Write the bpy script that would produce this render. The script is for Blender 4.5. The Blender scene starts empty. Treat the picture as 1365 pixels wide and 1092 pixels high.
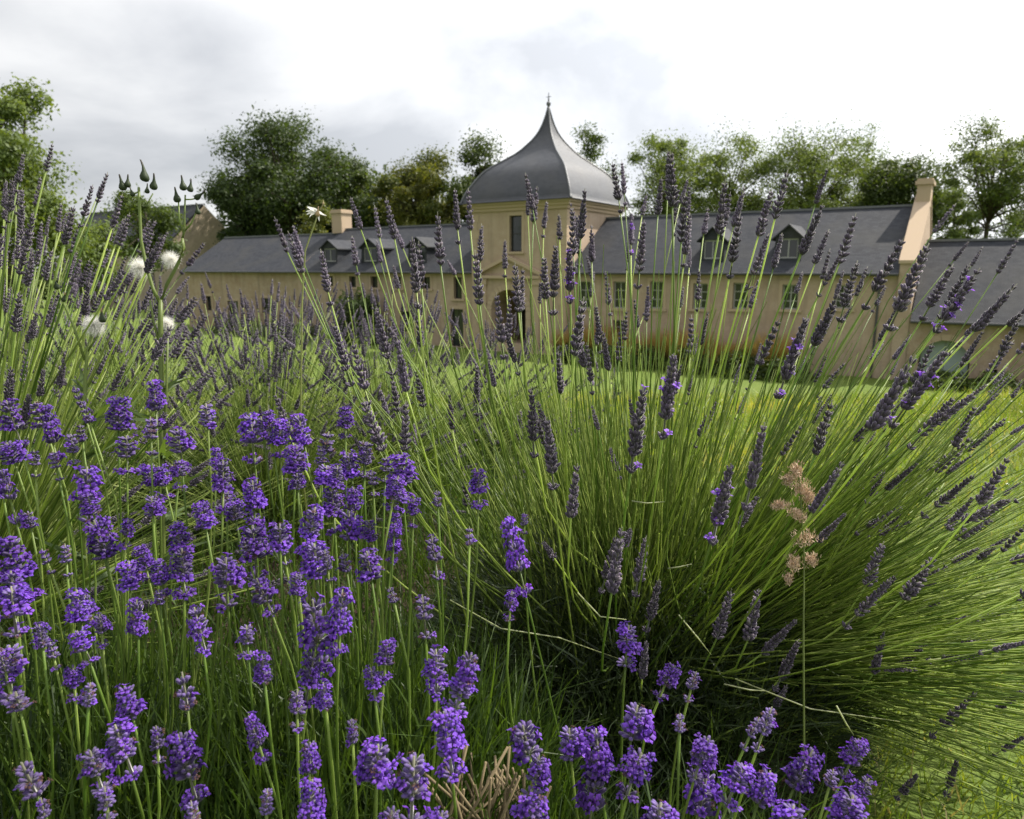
import bpy, math, random
import numpy as np
from mathutils import Vector, Matrix

R = math.radians
rng = np.random.default_rng(7)
random.seed(7)
scene = bpy.context.scene
col = scene.collection

# ------------------------------------------------------------------ camera
FPX, CX, CY = 950.0, 682.5, 546.0              # focal length / centre in photo pixels (1365 wide)
PITCH = math.atan(188 / 950.0)
CAM = np.array([0.0, 0.0, 0.8])
COURT = -3.8                                    # courtyard level below the flower terrace
cam = bpy.data.cameras.new('camera')
cam.sensor_width = 36.0
cam.lens = 36.0 * FPX / 1365.0
cam.clip_start = 0.02
cam.clip_end = 2000
cam.dof.use_dof = True
cam.dof.focus_distance = 0.85
cam.dof.aperture_fstop = 12.0
camo = bpy.data.objects.new('camera', cam)
col.objects.link(camo)
camo.location = CAM
camo.rotation_euler = (R(90) - PITCH, 0, 0)
scene.camera = camo

# ------------------------------------------------------------------ sky, sun, exposure
SUN_AZ, SUN_EL = R(63), R(50)                   # clockwise from the view direction (+Y)
sdir = Vector((math.sin(SUN_AZ) * math.cos(SUN_EL), math.cos(SUN_AZ) * math.cos(SUN_EL), math.sin(SUN_EL)))
world = bpy.data.worlds.new('World')
scene.world = world
world.use_nodes = True
nt = world.node_tree
nt.nodes.clear()
def N(tree, kind, **kw):
    n = tree.nodes.new(kind)
    for k, v in kw.items():
        if k in n.inputs.keys() if hasattr(n.inputs, 'keys') else False:
            n.inputs[k].default_value = v
        else:
            setattr(n, k, v)
    return n
L = nt.links.new
out = N(nt, 'ShaderNodeOutputWorld')
sky = N(nt, 'ShaderNodeTexSky', sky_type='NISHITA', sun_disc=False, sun_elevation=SUN_EL, sun_rotation=SUN_AZ)
bg1 = N(nt, 'ShaderNodeBackground'); bg1.inputs[1].default_value = 0.10
L(sky.outputs[0], bg1.inputs[0])
tc = N(nt, 'ShaderNodeTexCoord')
sep = N(nt, 'ShaderNodeSeparateXYZ'); L(tc.outputs['Generated'], sep.inputs[0])
zz = N(nt, 'ShaderNodeMath', operation='ABSOLUTE'); L(sep.outputs[2], zz.inputs[0])
zp = N(nt, 'ShaderNodeMath', operation='ADD'); L(zz.outputs[0], zp.inputs[0]); zp.inputs[1].default_value = 0.34
dx = N(nt, 'ShaderNodeMath', operation='DIVIDE'); L(sep.outputs[0], dx.inputs[0]); L(zp.outputs[0], dx.inputs[1])
dy = N(nt, 'ShaderNodeMath', operation='DIVIDE'); L(sep.outputs[1], dy.inputs[0]); L(zp.outputs[0], dy.inputs[1])
cmb = N(nt, 'ShaderNodeCombineXYZ'); L(dx.outputs[0], cmb.inputs[0]); L(dy.outputs[0], cmb.inputs[1])
cmb.inputs[2].default_value = 3.7
ns = N(nt, 'ShaderNodeTexNoise'); L(cmb.outputs[0], ns.inputs['Vector'])
ns.inputs['Scale'].default_value = 1.35; ns.inputs['Detail'].default_value = 7; ns.inputs['Roughness'].default_value = 0.52
ns.inputs['Distortion'].default_value = 0.25
dot = N(nt, 'ShaderNodeVectorMath', operation='DOT_PRODUCT'); L(tc.outputs['Generated'], dot.inputs[0]); dot.inputs[1].default_value = sdir
glow = N(nt, 'ShaderNodeMapRange'); L(dot.outputs['Value'], glow.inputs[0])
glow.inputs[1].default_value = -0.3; glow.inputs[2].default_value = 1.0; glow.inputs[3].default_value = 0.0; glow.inputs[4].default_value = 1.0
gp = N(nt, 'ShaderNodeMath', operation='POWER'); L(glow.outputs[0], gp.inputs[0]); gp.inputs[1].default_value = 2.2
ramp = N(nt, 'ShaderNodeValToRGB'); L(ns.outputs['Fac'], ramp.inputs[0])
ramp.color_ramp.elements[0].position = 0.36; ramp.color_ramp.elements[0].color = (0.52, 0.535, 0.565, 1)
ramp.color_ramp.elements[1].position = 0.60; ramp.color_ramp.elements[1].color = (0.92, 0.92, 0.92, 1)
e = ramp.color_ramp.elements.new(0.47); e.color = (0.70, 0.71, 0.73, 1)
gs = N(nt, 'ShaderNodeMath', operation='MULTIPLY_ADD'); L(gp.outputs[0], gs.inputs[0]); gs.inputs[1].default_value = 1.35; gs.inputs[2].default_value = 0.56
sc_ = N(nt, 'ShaderNodeVectorMath', operation='SCALE'); L(ramp.outputs[0], sc_.inputs[0]); L(gs.outputs[0], sc_.inputs['Scale'])
bg2 = N(nt, 'ShaderNodeBackground'); bg2.inputs[1].default_value = 1.0; L(sc_.outputs[0], bg2.inputs[0])
mixs = N(nt, 'ShaderNodeMixShader'); mixs.inputs[0].default_value = 0.93
L(bg1.outputs[0], mixs.inputs[1]); L(bg2.outputs[0], mixs.inputs[2]); L(mixs.outputs[0], out.inputs[0])

sl = bpy.data.lights.new('sun', 'SUN')
sl.energy = 5.0; sl.angle = R(0.8); sl.color = (1.0, 0.93, 0.82)
so = bpy.data.objects.new('sun', sl); col.objects.link(so)
so.rotation_euler = sdir.to_track_quat('Z', 'Y').to_euler()
so.location = (5, 5, 20)

vs = scene.view_settings
vs.view_transform = 'Standard'; vs.look = 'None'; vs.gamma = 1.0; vs.exposure = 0.7; vs.use_curve_mapping = False
scene.render.engine = 'CYCLES'
scene.cycles.use_denoising = True
scene.cycles.max_bounces = 8
scene.cycles.transparent_max_bounces = 4

# ------------------------------------------------------------------ picture geometry helpers
def ray(x, y):
    a, b = (x - CX) / FPX, (CY - y) / FPX
    return np.array([a, math.cos(PITCH) + b * math.sin(PITCH), -math.sin(PITCH) + b * math.cos(PITCH)])
def at(x, y, depth):
    return CAM + ray(x, y) * depth
def onz(x, y, z):
    d = ray(x, y); return CAM + d * (z - CAM[2]) / d[2]
def proj(P):
    v = np.asarray(P) - CAM
    fw = v[1] * math.cos(PITCH) - v[2] * math.sin(PITCH); up = v[1] * math.sin(PITCH) + v[2] * math.cos(PITCH)
    return CX + FPX * v[0] / fw, CY - FPX * up / fw, fw

# ------------------------------------------------------------------ materials
MATS = {}
def mat(name, color=(.5, .5, .5), rough=.7, spec=.3, vcol=False, noise=None, transl=0.0, tcol=None, sheen=0.0, bump=None, var=0.0, streak=None):
    """procedural principled material; noise=(scale, amount, colour2); vcol multiplies the mesh colour 'Col'"""
    m = bpy.data.materials.new(name); m.use_nodes = True
    t = m.node_tree; t.nodes.clear(); l = t.links.new
    o = N(t, 'ShaderNodeOutputMaterial'); b = N(t, 'ShaderNodeBsdfPrincipled')
    b.inputs['Roughness'].default_value = rough; b.inputs['Specular IOR Level'].default_value = spec
    if sheen: b.inputs['Sheen Weight'].default_value = sheen; b.inputs['Sheen Roughness'].default_value = .4
    rgb = N(t, 'ShaderNodeRGB'); rgb.outputs[0].default_value = (*color, 1); src = rgb.outputs[0]
    if vcol:
        a = N(t, 'ShaderNodeAttribute', attribute_name='Col'); src = a.outputs['Color']
    crd = N(t, 'ShaderNodeTexCoord')
    if noise:
        for (s, amt, c2) in (noise if isinstance(noise, list) else [noise]):
            nz = N(t, 'ShaderNodeTexNoise'); nz.inputs['Scale'].default_value = s; nz.inputs['Detail'].default_value = 6
            l(crd.outputs['Object'], nz.inputs['Vector'])
            rp = N(t, 'ShaderNodeMapRange'); l(nz.outputs['Fac'], rp.inputs[0]); rp.inputs[1].default_value = .38; rp.inputs[2].default_value = .66
            rp.inputs[4].default_value = amt
            mx = N(t, 'ShaderNodeMix', data_type='RGBA'); l(rp.outputs[0], mx.inputs[0]); l(src, mx.inputs[6]); mx.inputs[7].default_value = (*c2, 1)
            src = mx.outputs[2]
    if streak:                                             # vertical run-off stains
        mp = N(t, 'ShaderNodeMapping'); l(crd.outputs['Object'], mp.inputs[0]); mp.inputs['Scale'].default_value = (3.2, 3.2, .28)
        nz = N(t, 'ShaderNodeTexNoise'); nz.inputs['Scale'].default_value = 1.0; nz.inputs['Detail'].default_value = 7; nz.inputs['Roughness'].default_value = .65; l(mp.outputs[0], nz.inputs['Vector'])
        rp = N(t, 'ShaderNodeMapRange'); l(nz.outputs['Fac'], rp.inputs[0]); rp.inputs[1].default_value = .5; rp.inputs[2].default_value = .72; rp.inputs[4].default_value = streak[0]
        mx = N(t, 'ShaderNodeMix', data_type='RGBA'); l(rp.outputs[0], mx.inputs[0]); l(src, mx.inputs[6]); mx.inputs[7].default_value = (*streak[1], 1); src = mx.outputs[2]
    if var:
        oi = N(t, 'ShaderNodeObjectInfo'); mr = N(t, 'ShaderNodeMapRange'); l(oi.outputs['Random'], mr.inputs[0])
        mr.inputs[3].default_value = 1 - var; mr.inputs[4].default_value = 1 + var
        hs = N(t, 'ShaderNodeHueSaturation'); l(src, hs.inputs['Color']); l(mr.outputs[0], hs.inputs['Value']); src = hs.outputs[0]
    l(src, b.inputs['Base Color'])
    if bump:
        s, st = bump
        nz = N(t, 'ShaderNodeTexNoise'); nz.inputs['Scale'].default_value = s; nz.inputs['Detail'].default_value = 5
        l(crd.outputs['Object'], nz.inputs['Vector'])
        bp = N(t, 'ShaderNodeBump'); bp.inputs['Strength'].default_value = st; bp.inputs['Distance'].default_value = .02
        l(nz.outputs['Fac'], bp.inputs['Height']); l(bp.outputs[0], b.inputs['Normal'])
    sh = b.outputs[0]
    if transl:
        tr = N(t, 'ShaderNodeBsdfTranslucent')
        mm = N(t, 'ShaderNodeMix', data_type='RGBA', blend_type='MULTIPLY'); mm.inputs[0].default_value = 1
        l(src, mm.inputs[6]); mm.inputs[7].default_value = (*(tcol or (1.6, 1.6, 1.0)), 1); l(mm.outputs[2], tr.inputs[0])
        ms = N(t, 'ShaderNodeMixShader'); ms.inputs[0].default_value = transl
        l(sh, ms.inputs[1]); l(tr.outputs[0], ms.inputs[2]); sh = ms.outputs[0]
    l(sh, o.inputs[0])
    MATS[name] = m
    return m

mat('stem', vcol=True, rough=.45, spec=.4, transl=.35, tcol=(1.7, 1.8, .8), var=.18)
mat('calyx', vcol=True, rough=.65, spec=.25, sheen=.35, var=.32)
mat('petal', vcol=True, rough=.55, spec=.25, transl=.38, tcol=(1.5, 1.2, 1.5), var=.25)
mat('leaf', vcol=True, rough=.5, spec=.35, transl=.38, tcol=(1.7, 1.7, .7))
mat('tree_leaf', vcol=True, rough=.55, spec=.3, transl=.35, tcol=(1.9, 1.8, .6))
mat('bark', (.07, .055, .04), .9, noise=(9, .6, (.03, .026, .02)))
mat('soil', (.045, .032, .022), .95, spec=.1, noise=[(40, .7, (.02, .014, .01)), (160, .5, (.08, .06, .045))], bump=(60, 1.0))
mat('lawn', (.12, .17, .028), .85, spec=.15, noise=[(.7, .5, (.17, .19, .05)), (6, .6, (.07, .12, .02)), (60, .5, (.05, .085, .015))], bump=(45, .8))
mat('plaster', (.43, .325, .24), .9, spec=.15, noise=[(.35, .7, (.34, .25, .18)), (2.2, .5, (.50, .40, .31)), (14, .35, (.30, .235, .175))], bump=(25, .4), streak=(.5, (.22, .175, .135)))
mat('plaster_old', (.40, .30, .21), .92, spec=.15, noise=[(.5, .75, (.30, .205, .13)), (3.2, .6, (.46, .38, .29)), (16, .4, (.24, .19, .135))], bump=(22, .6), streak=(.6, (.20, .16, .12)))
mat('cut_stone', (.43, .33, .24), .85, spec=.2, noise=[(1.3, .5, (.44, .34, .23)), (20, .3, (.40, .32, .22))], bump=(30, .3))
mat('rubble', (.33, .27, .20), .92, spec=.15, noise=[(1.1, .6, (.22, .18, .14)), (7, .5, (.42, .35, .27))], bump=(9, .8))
mat('dark_wood', (.03, .026, .022), .6)
mat('green_door', (.30, .37, .34), .7, noise=(3, .4, (.40, .44, .40)))
mat('white_paint', (.34, .34, .33), .6)
mat('glass', (.02, .024, .028), .06, spec=.6)
mat('lead', (.12, .125, .135), .45, spec=.5)
mat('metal_dark', (.05, .05, .055), .4, spec=.5)
mat('fluff', (.85, .84, .80), .9, spec=.1, transl=.4, tcol=(1, 1, 1))
mat('bud_green', vcol=True, rough=.6, transl=.1)
mat('straw', vcol=True, rough=.8, transl=.15, tcol=(1.2, 1.1, .9))
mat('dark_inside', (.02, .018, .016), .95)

def slate_material(name, sx, sy, r0, r1, spec):
    m = bpy.data.materials.new(name); m.use_nodes = True
    t = m.node_tree; l = t.links.new; b = t.nodes['Principled BSDF']
    uv = N(t, 'ShaderNodeUVMap', uv_map='UVMap')
    br = N(t, 'ShaderNodeTexBrick'); l(uv.outputs[0], br.inputs['Vector'])
    br.inputs['Scale'].default_value = 1.0; br.inputs['Brick Width'].default_value = sx; br.inputs['Row Height'].default_value = sy
    br.inputs['Mortar Size'].default_value = .006; br.inputs['Mortar Smooth'].default_value = .3; br.inputs['Bias'].default_value = 0
    br.inputs['Color1'].default_value = (.030, .033, .041, 1); br.inputs['Color2'].default_value = (.046, .049, .058, 1); br.inputs['Mortar'].default_value = (.020, .021, .026, 1)
    nz = N(t, 'ShaderNodeTexNoise'); nz.inputs['Scale'].default_value = .55; nz.inputs['Detail'].default_value = 6; l(uv.outputs[0], nz.inputs['Vector'])
    mr = N(t, 'ShaderNodeMapRange'); l(nz.outputs['Fac'], mr.inputs[0]); mr.inputs[1].default_value = .45; mr.inputs[2].default_value = .72; mr.inputs[4].default_value = .55
    mx = N(t, 'ShaderNodeMix', data_type='RGBA'); l(mr.outputs[0], mx.inputs[0]); l(br.outputs[0], mx.inputs[6]); mx.inputs[7].default_value = (.062, .061, .058, 1)
    l(mx.outputs[2], b.inputs['Base Color'])
    n2 = N(t, 'ShaderNodeTexNoise'); n2.inputs['Scale'].default_value = 3; l(uv.outputs[0], n2.inputs['Vector'])
    m2 = N(t, 'ShaderNodeMapRange'); l(n2.outputs['Fac'], m2.inputs[0]); m2.inputs[3].default_value = r0; m2.inputs[4].default_value = r1; l(m2.outputs[0], b.inputs['Roughness'])
    b.inputs['Specular IOR Level'].default_value = spec
    bp = N(t, 'ShaderNodeBump'); bp.inputs['Strength'].default_value = .5; bp.inputs['Distance'].default_value = .015
    l(br.outputs['Fac'], bp.inputs['Height']); bp.invert = True; l(bp.outputs[0], b.inputs['Normal'])
    MATS[name] = m
slate_material('slate', .24, .13, .62, .85, .16)          # old matt slates of the wings
slate_material('smooth_slate', .22, .12, .36, .52, .48)   # smoother slates of the bell roof

# ------------------------------------------------------------------ mesh helpers
def newmesh(name, V, F, C=None, smooth=False, uv=None):
    me = bpy.data.meshes.new(name)
    V = np.asarray(V, dtype=np.float32).reshape(-1, 3)
    if isinstance(F, np.ndarray):
        k = F.shape[1]; nf = len(F)
        me.vertices.add(len(V)); me.vertices.foreach_set('co', V.ravel())
        me.loops.add(nf * k); me.loops.foreach_set('vertex_index', F.astype(np.int32).ravel())
        me.polygons.add(nf); me.polygons.foreach_set('loop_start', np.arange(0, nf * k, k, dtype=np.int32))
        me.polygons.foreach_set('loop_total', np.full(nf, k, dtype=np.int32))
        me.update(calc_edges=True)
    else:
        me.from_pydata([tuple(v) for v in V.tolist()], [], F)
        me.update()
    if C is not None:
        C = np.asarray(C, dtype=np.float32)
        if C.shape[1] == 3: C = np.concatenate([C, np.ones((len(C), 1), np.float32)], 1)
        a = me.color_attributes.new('Col', 'FLOAT_COLOR', 'POINT'); a.data.foreach_set('color', C.ravel())
    if uv is not None:
        u = me.uv_layers.new(name='UVMap')
        vi = np.empty(len(me.loops), np.int32); me.loops.foreach_get('vertex_index', vi)
        u.data.foreach_set('uv', np.asarray(uv, np.float32)[vi].ravel())
    if smooth: me.polygons.foreach_set('use_smooth', np.ones(len(me.polygons), bool))
    return me
def link(name, me, m, parent=None, loc=None, M=None):
    if m and not me.materials: me.materials.append(MATS[m])
    o = bpy.data.objects.new(name, me); col.objects.link(o)
    if parent is not None: o.parent = parent
    if loc is not None: o.location = loc
    if M is not None: o.matrix_basis = M
    return o
def empty(name, loc, rz=0, label=None, cat=None, group=None):
    o = bpy.data.objects.new(name, None); col.objects.link(o); o.empty_display_size = .1
    o.location = loc; o.rotation_euler = (0, 0, rz)
    return tag(o, label, cat, group)
def tag(o, label=None, cat=None, group=None, kind=None):
    if label: o['label'] = label
    if cat: o['category'] = cat
    if group: o['group'] = group
    if kind: o['kind'] = kind
    return o

class MB:
    def __init__(s): s.V = []; s.F = []; s.C = []; s.UV = []
    def add(s, V, F, c=None, uv=None):
        k = len(s.V); s.V += [tuple(map(float, v)) for v in V]; s.F += [tuple(i + k for i in f) for f in F]
        if c is not None:
            s.C += [tuple(c)] * len(V) if np.ndim(c) == 1 else [tuple(x) for x in c]
        s.UV += uv if uv is not None else [(v[0] + v[1], v[2]) for v in V]
    def box(s, x0, x1, y0, y1, z0, z1, c=None):
        s.add([(x0, y0, z0), (x1, y0, z0), (x1, y1, z0), (x0, y1, z0), (x0, y0, z1), (x1, y0, z1), (x1, y1, z1), (x0, y1, z1)],
              [(0, 3, 2, 1), (4, 5, 6, 7), (0, 1, 5, 4), (1, 2, 6, 5), (2, 3, 7, 6), (3, 0, 4, 7)], c)
    def quad(s, *p, uv=None): s.add(p, [tuple(range(len(p)))], uv=uv)
    def tube(s, pts, rad, n=6, c=None, cap=True):
        pts = [np.asarray(p, float) for p in pts]; m = len(pts); rad = [rad] * m if np.ndim(rad) == 0 else rad
        V = []; cols = []
        ref = np.array([0.31, 0.2, 0.93])
        for i in range(m):
            d = pts[min(i + 1, m - 1)] - pts[max(i - 1, 0)]; d = d / (np.linalg.norm(d) + 1e-12)
            a = np.cross(d, ref)
            if np.linalg.norm(a) < .05: a = np.cross(d, (1, 0, 0))
            a /= np.linalg.norm(a); b = np.cross(d, a)
            for k in range(n):
                t = 2 * math.pi * k / n; V.append(pts[i] + rad[i] * (math.cos(t) * a + math.sin(t) * b))
                if c is not None: cols.append(c if np.ndim(c) == 1 else c[i])
        F = [(i * n + k, i * n + (k + 1) % n, (i + 1) * n + (k + 1) % n, (i + 1) * n + k) for i in range(m - 1) for k in range(n)]
        if cap: F += [tuple(range(n - 1, -1, -1)), tuple((m - 1) * n + k for k in range(n))]
        s.add(V, F, cols if c is not None else None)
    def build(s, name, m, parent=None, smooth=False, loc=None):
        me = newmesh(name, s.V, s.F, s.C if s.C and len(s.C) == len(s.V) else None, smooth, s.UV if len(s.UV) == len(s.V) else None)
        return link(name, me, m, parent, loc)
    def mesh(s, name, smooth=False):
        return newmesh(name, s.V, s.F, s.C if s.C and len(s.C) == len(s.V) else None, smooth)

def unit(a): return a / (np.linalg.norm(a, axis=-1, keepdims=True) + 1e-12)
def blades(P, D, Ln, W, bend, S=3, cols=None, tipcol=None, power=1.3):
    """many tapered curved strips at once -> V, F(quads), C"""
    n = len(P); D = unit(D); side = unit(np.cross(D, rng.normal(size=(n, 3))))
    nrm = np.cross(D, side); Ln = np.broadcast_to(Ln, n); W = np.broadcast_to(W, n); bend = np.broadcast_to(bend, n)
    V = np.zeros((n, S + 1, 2, 3)); C = np.zeros((n, S + 1, 2, 3))
    for i in range(S + 1):
        t = i / S; c = P + D * (Ln * t)[:, None] + nrm * (Ln * bend * t * t)[:, None]; c[:, 2] -= Ln * np.abs(bend) * .25 * t * t
        w = W * max(.08, (1 - t ** power)) * (.7 + .3 * min(1, t * 3))
        V[:, i, 0] = c - side * (w / 2)[:, None]; V[:, i, 1] = c + side * (w / 2)[:, None]
        if cols is not None: C[:, i, :] = (cols if tipcol is None else cols * (1 - t) + tipcol * t)[:, None, :]
    idx = np.arange(n * (S + 1) * 2).reshape(n, S + 1, 2)
    F = np.stack([idx[:, :-1, 0], idx[:, :-1, 1], idx[:, 1:, 1], idx[:, 1:, 0]], -1).reshape(-1, 4)
    return V.reshape(-1, 3), F, C.reshape(-1, 3)
def diamonds(P, Nrm, size, cols):
    n = len(P); Nrm = unit(Nrm); a = unit(np.cross(Nrm, rng.normal(size=(n, 3)))); b = np.cross(Nrm, a); s = np.broadcast_to(size, n)[:, None]
    V = np.stack([P - a * s, P - b * s * .55 + Nrm * s * .12, P + a * s, P + b * s * .55 + Nrm * s * .12], 1).reshape(-1, 3)
    return V, np.arange(n * 4).reshape(-1, 4), np.repeat(cols, 4, 0)
def merge(parts):
    V = []; F = []; C = []; k = 0
    for v, f, c in parts: V.append(v); F.append(f + k); C.append(c); k += len(v)
    return np.concatenate(V), np.concatenate(F), np.concatenate(C)

# ------------------------------------------------------------------ ground
def ss(t): t = np.clip(t, 0, 1); return t * t * (3 - 2 * t)
def ground_z(x, y):
    x = np.asarray(x, float); y = np.asarray(y, float)
    return COURT * ss((y - 3.0) / 17.0) + .02 * np.sin(x * 1.7 + .6) * np.sin(y * 1.3) * ss((y - 1) / 2)
ys = np.concatenate([np.linspace(-14, 0, 8), np.linspace(.3, 24, 110), np.linspace(26, 120, 40), np.linspace(140, 900, 12)])
xs = np.concatenate([np.linspace(-900, -60, 12), np.linspace(-50, -6, 30), np.linspace(-5.5, 5.5, 60), np.linspace(6, 50, 30), np.linspace(60, 900, 12)])
XX, YY = np.meshgrid(xs, ys); ZZ = ground_z(XX, YY)
V = np.stack([XX, YY, ZZ], -1).reshape(-1, 3); nx = len(xs)
I = np.arange(len(V)).reshape(len(ys), nx)
F = np.stack([I[:-1, :-1], I[:-1, 1:], I[1:, 1:], I[1:, :-1]], -1).reshape(-1, 4)
tag(link('lawn', newmesh('lawn', V, F, smooth=True), 'lawn'), kind='structure')
# planting bed: lumpy soil sheet with an uneven edge
bx = np.linspace(-3.2, .75, 90); by = np.linspace(.02, 3.4, 80); XX, YY = np.meshgrid(bx, by)
edge = np.minimum.reduce([(XX + 3.2), (.44 - .08 * np.sin(YY * 4) - np.maximum(0, YY - 1.4) * .75 - XX), YY - .02, 3.4 - YY])
ZZ = ground_z(XX, YY) + np.clip(edge, -.4, .12) * .4 - .006 + rng.normal(0, .006, XX.shape)
V = np.stack([XX, YY, ZZ], -1).reshape(-1, 3); I = np.arange(len(V)).reshape(80, 90)
F = np.stack([I[:-1, :-1], I[:-1, 1:], I[1:, 1:], I[1:, :-1]], -1).reshape(-1, 4)
tag(link('flower_bed', newmesh('flower_bed', V, F, smooth=True), 'soil'), kind='structure')

# lawn grass blades near the terrace
def grass(n, x0, x1, y0, y1, ln, w, pw=1.0):
    y = y0 + (y1 - y0) * rng.random(n) ** pw; x = x0 + (x1 - x0) * rng.random(n)
    k = ~((x < .40 - .08 * np.sin(y * 4) - np.maximum(0, y - 1.4) * .75) & (y < 3.2) & (x > -3.0)); x, y = x[k], y[k]; n = len(x)
    P = np.stack([x, y, ground_z(x, y) - .004], -1); D = np.stack([rng.normal(0, .35, n), rng.normal(0, .35, n), np.ones(n)], -1)
    g = rng.random((n, 1)); c = np.array([.10, .17, .02]) * (1 - g) + np.array([.22, .25, .045]) * g
    pt = (np.sin(x * 2.3 + 1.1 * np.sin(y * 1.9)) * np.sin(y * 2.7 + .8 * np.sin(x * 3.1)))[:, None]; c = c * (1 + .28 * pt) * np.array([1, 1, 1]); c[pt[:, 0] > .75] *= (1.25, .95, 1.1); dry = rng.random(n) < .09; c[dry] = (.30, .26, .13)
    return blades(P, D, ln * (.5 + rng.random(n)), w, rng.normal(0, .5, n), 2, c, c * 1.1)
V, F, C = merge([grass(70000, .2, 4.2, .4, 5.5, .055, .0042, 1.2), grass(60000, -6, 7, 2.3, 10, .085, .008), grass(26000, -9, 14, 7, 22, .10, .02)])
tag(link('lawn_grass', newmesh('lawn_grass', V, F, C), 'leaf'), 'short sunlit green lawn grass on the bank behind the lavender', 'grass', kind='stuff')
n = 260; x = 1.0 + 3 * rng.random(n); y = .9 + 5 * rng.random(n)
V, F, C = diamonds(np.stack([x, y, ground_z(x, y) + .05], -1), rng.normal(size=(n, 3)) * .4 + (0, 0, 1), .007, np.full((n, 3), .75))
tag(link('clover_flowers', newmesh('clover_flowers', V, F, C), 'leaf'), 'tiny white clover flowers dotted over the lawn', 'clover', kind='stuff')

# ------------------------------------------------------------------ buildings
AZL = math.atan2(ray(-800, 358)[0], ray(-800, 358)[1])
U = -np.array([math.sin(AZL), math.cos(AZL), 0]); NB = np.array([-U[1], U[0], 0])
BRZ = math.atan2(U[1], U[0])
OB = onz(690, 470, COURT)                       # foot of the gatehouse front
def bworld(u, b, z=0): return OB + U * u + NB * b + np.array([0, 0, z])

def arc_pts(cu, r, zs, n=14): return [(cu + r * math.cos(math.pi * k / n), zs + r * math.sin(math.pi * k / n)) for k in range(n + 1)]
def facade(mb, u0, u1, z0, z1, b, ops, depth=.35):
    """front wall quad sheet with rectangular / arched openings and reveals; ops = (ua, ub, za, zb, arched)"""
    us = sorted({u0, u1, *[o[0] for o in ops], *[o[1] for o in ops]}); zs = sorted({z0, z1, *[o[2] for o in ops], *[o[3] for o in ops]})
    for i in range(len(us) - 1):
        for j in range(len(zs) - 1):
            cu, cz = (us[i] + us[i + 1]) / 2, (zs[j] + zs[j + 1]) / 2
            if any(o[0] < cu < o[1] and o[2] < cz < o[3] for o in ops): continue
            mb.quad((us[i], b, zs[j]), (us[i + 1], b, zs[j]), (us[i + 1], b, zs[j + 1]), (us[i], b, zs[j + 1]))
    for (ua, ub, za, zb, ar) in ops:
        d = b + depth
        if ar:
            r = (ub - ua) / 2; zsq = zb - r; A = arc_pts((ua + ub) / 2, r, zsq)
            for k in range(len(A) - 1):
                (p, q), (p2, q2) = A[k], A[k + 1]
                mb.quad((p2, b, q2), (p, b, q), (p, b, zb), (p2, b, zb)); mb.quad((p, b, q), (p2, b, q2), (p2, d, q2), (p, d, q))
        else:
            zsq = zb; mb.quad((ua, b, zb), (ua, d, zb), (ub, d, zb), (ub, b, zb))
        mb.quad((ua, b, za), (ua, d, za), (ua, d, zsq), (ua, b, zsq)); mb.quad((ub, b, za), (ub, b, zsq), (ub, d, zsq), (ub, d, za))
        mb.quad((ua, b, za), (ub, b, za), (ub, d, za), (ua, d, za))

def window(parent, ua, ub, za, zb, b, bars=(2, 3), frame='white_paint', surround='cut_stone', sill=True):
    """stone surround > frame, panes, sill"""
    w = MB(); t = .14
    w.box(ua - t, ua, b - .03, b + .1, za, zb); w.box(ub, ub + t, b - .03, b + .1, za, zb); w.box(ua - t, ub + t, b - .034, b + .1, zb, zb + .18)
    win = w.build('window', surround, parent)
    if sill:
        s = MB(); s.box(ua - t - .05, ub + t + .05, b - .09, b + .12, za - .12, za - .002); s.build('sill', surround, win)
    f = MB(); y0, y1 = b + .16, b + .22; e = .06
    f.box(ua, ua + e, y0, y1, za, zb); f.box(ub - e, ub, y0, y1, za, zb); f.box(ua + e, ub - e, y0, y1, za, za + e); f.box(ua + e, ub - e, y0, y1, zb - e, zb)
    for k in range(1, bars[0]):
        x = ua + (ub - ua) * k / bars[0]; f.box(x - .025, x + .025, y0 + .004, y1 - .004, za + e, zb - e)
    for k in range(1, bars[1]):
        z = za + (zb - za) * k / bars[1]; f.box(ua + e, ub - e, y0 + .008, y1 - .008, z - .02, z + .02)
    f.build('frame', frame, win)
    g = MB(); g.box(ua + .01, ub - .01, y0 + .02, y0 + .03, za + .01, zb - .01); g.build('pane', 'glass', win)
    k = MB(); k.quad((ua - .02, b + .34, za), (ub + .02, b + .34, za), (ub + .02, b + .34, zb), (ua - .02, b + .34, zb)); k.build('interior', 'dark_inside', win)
    return win

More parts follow.
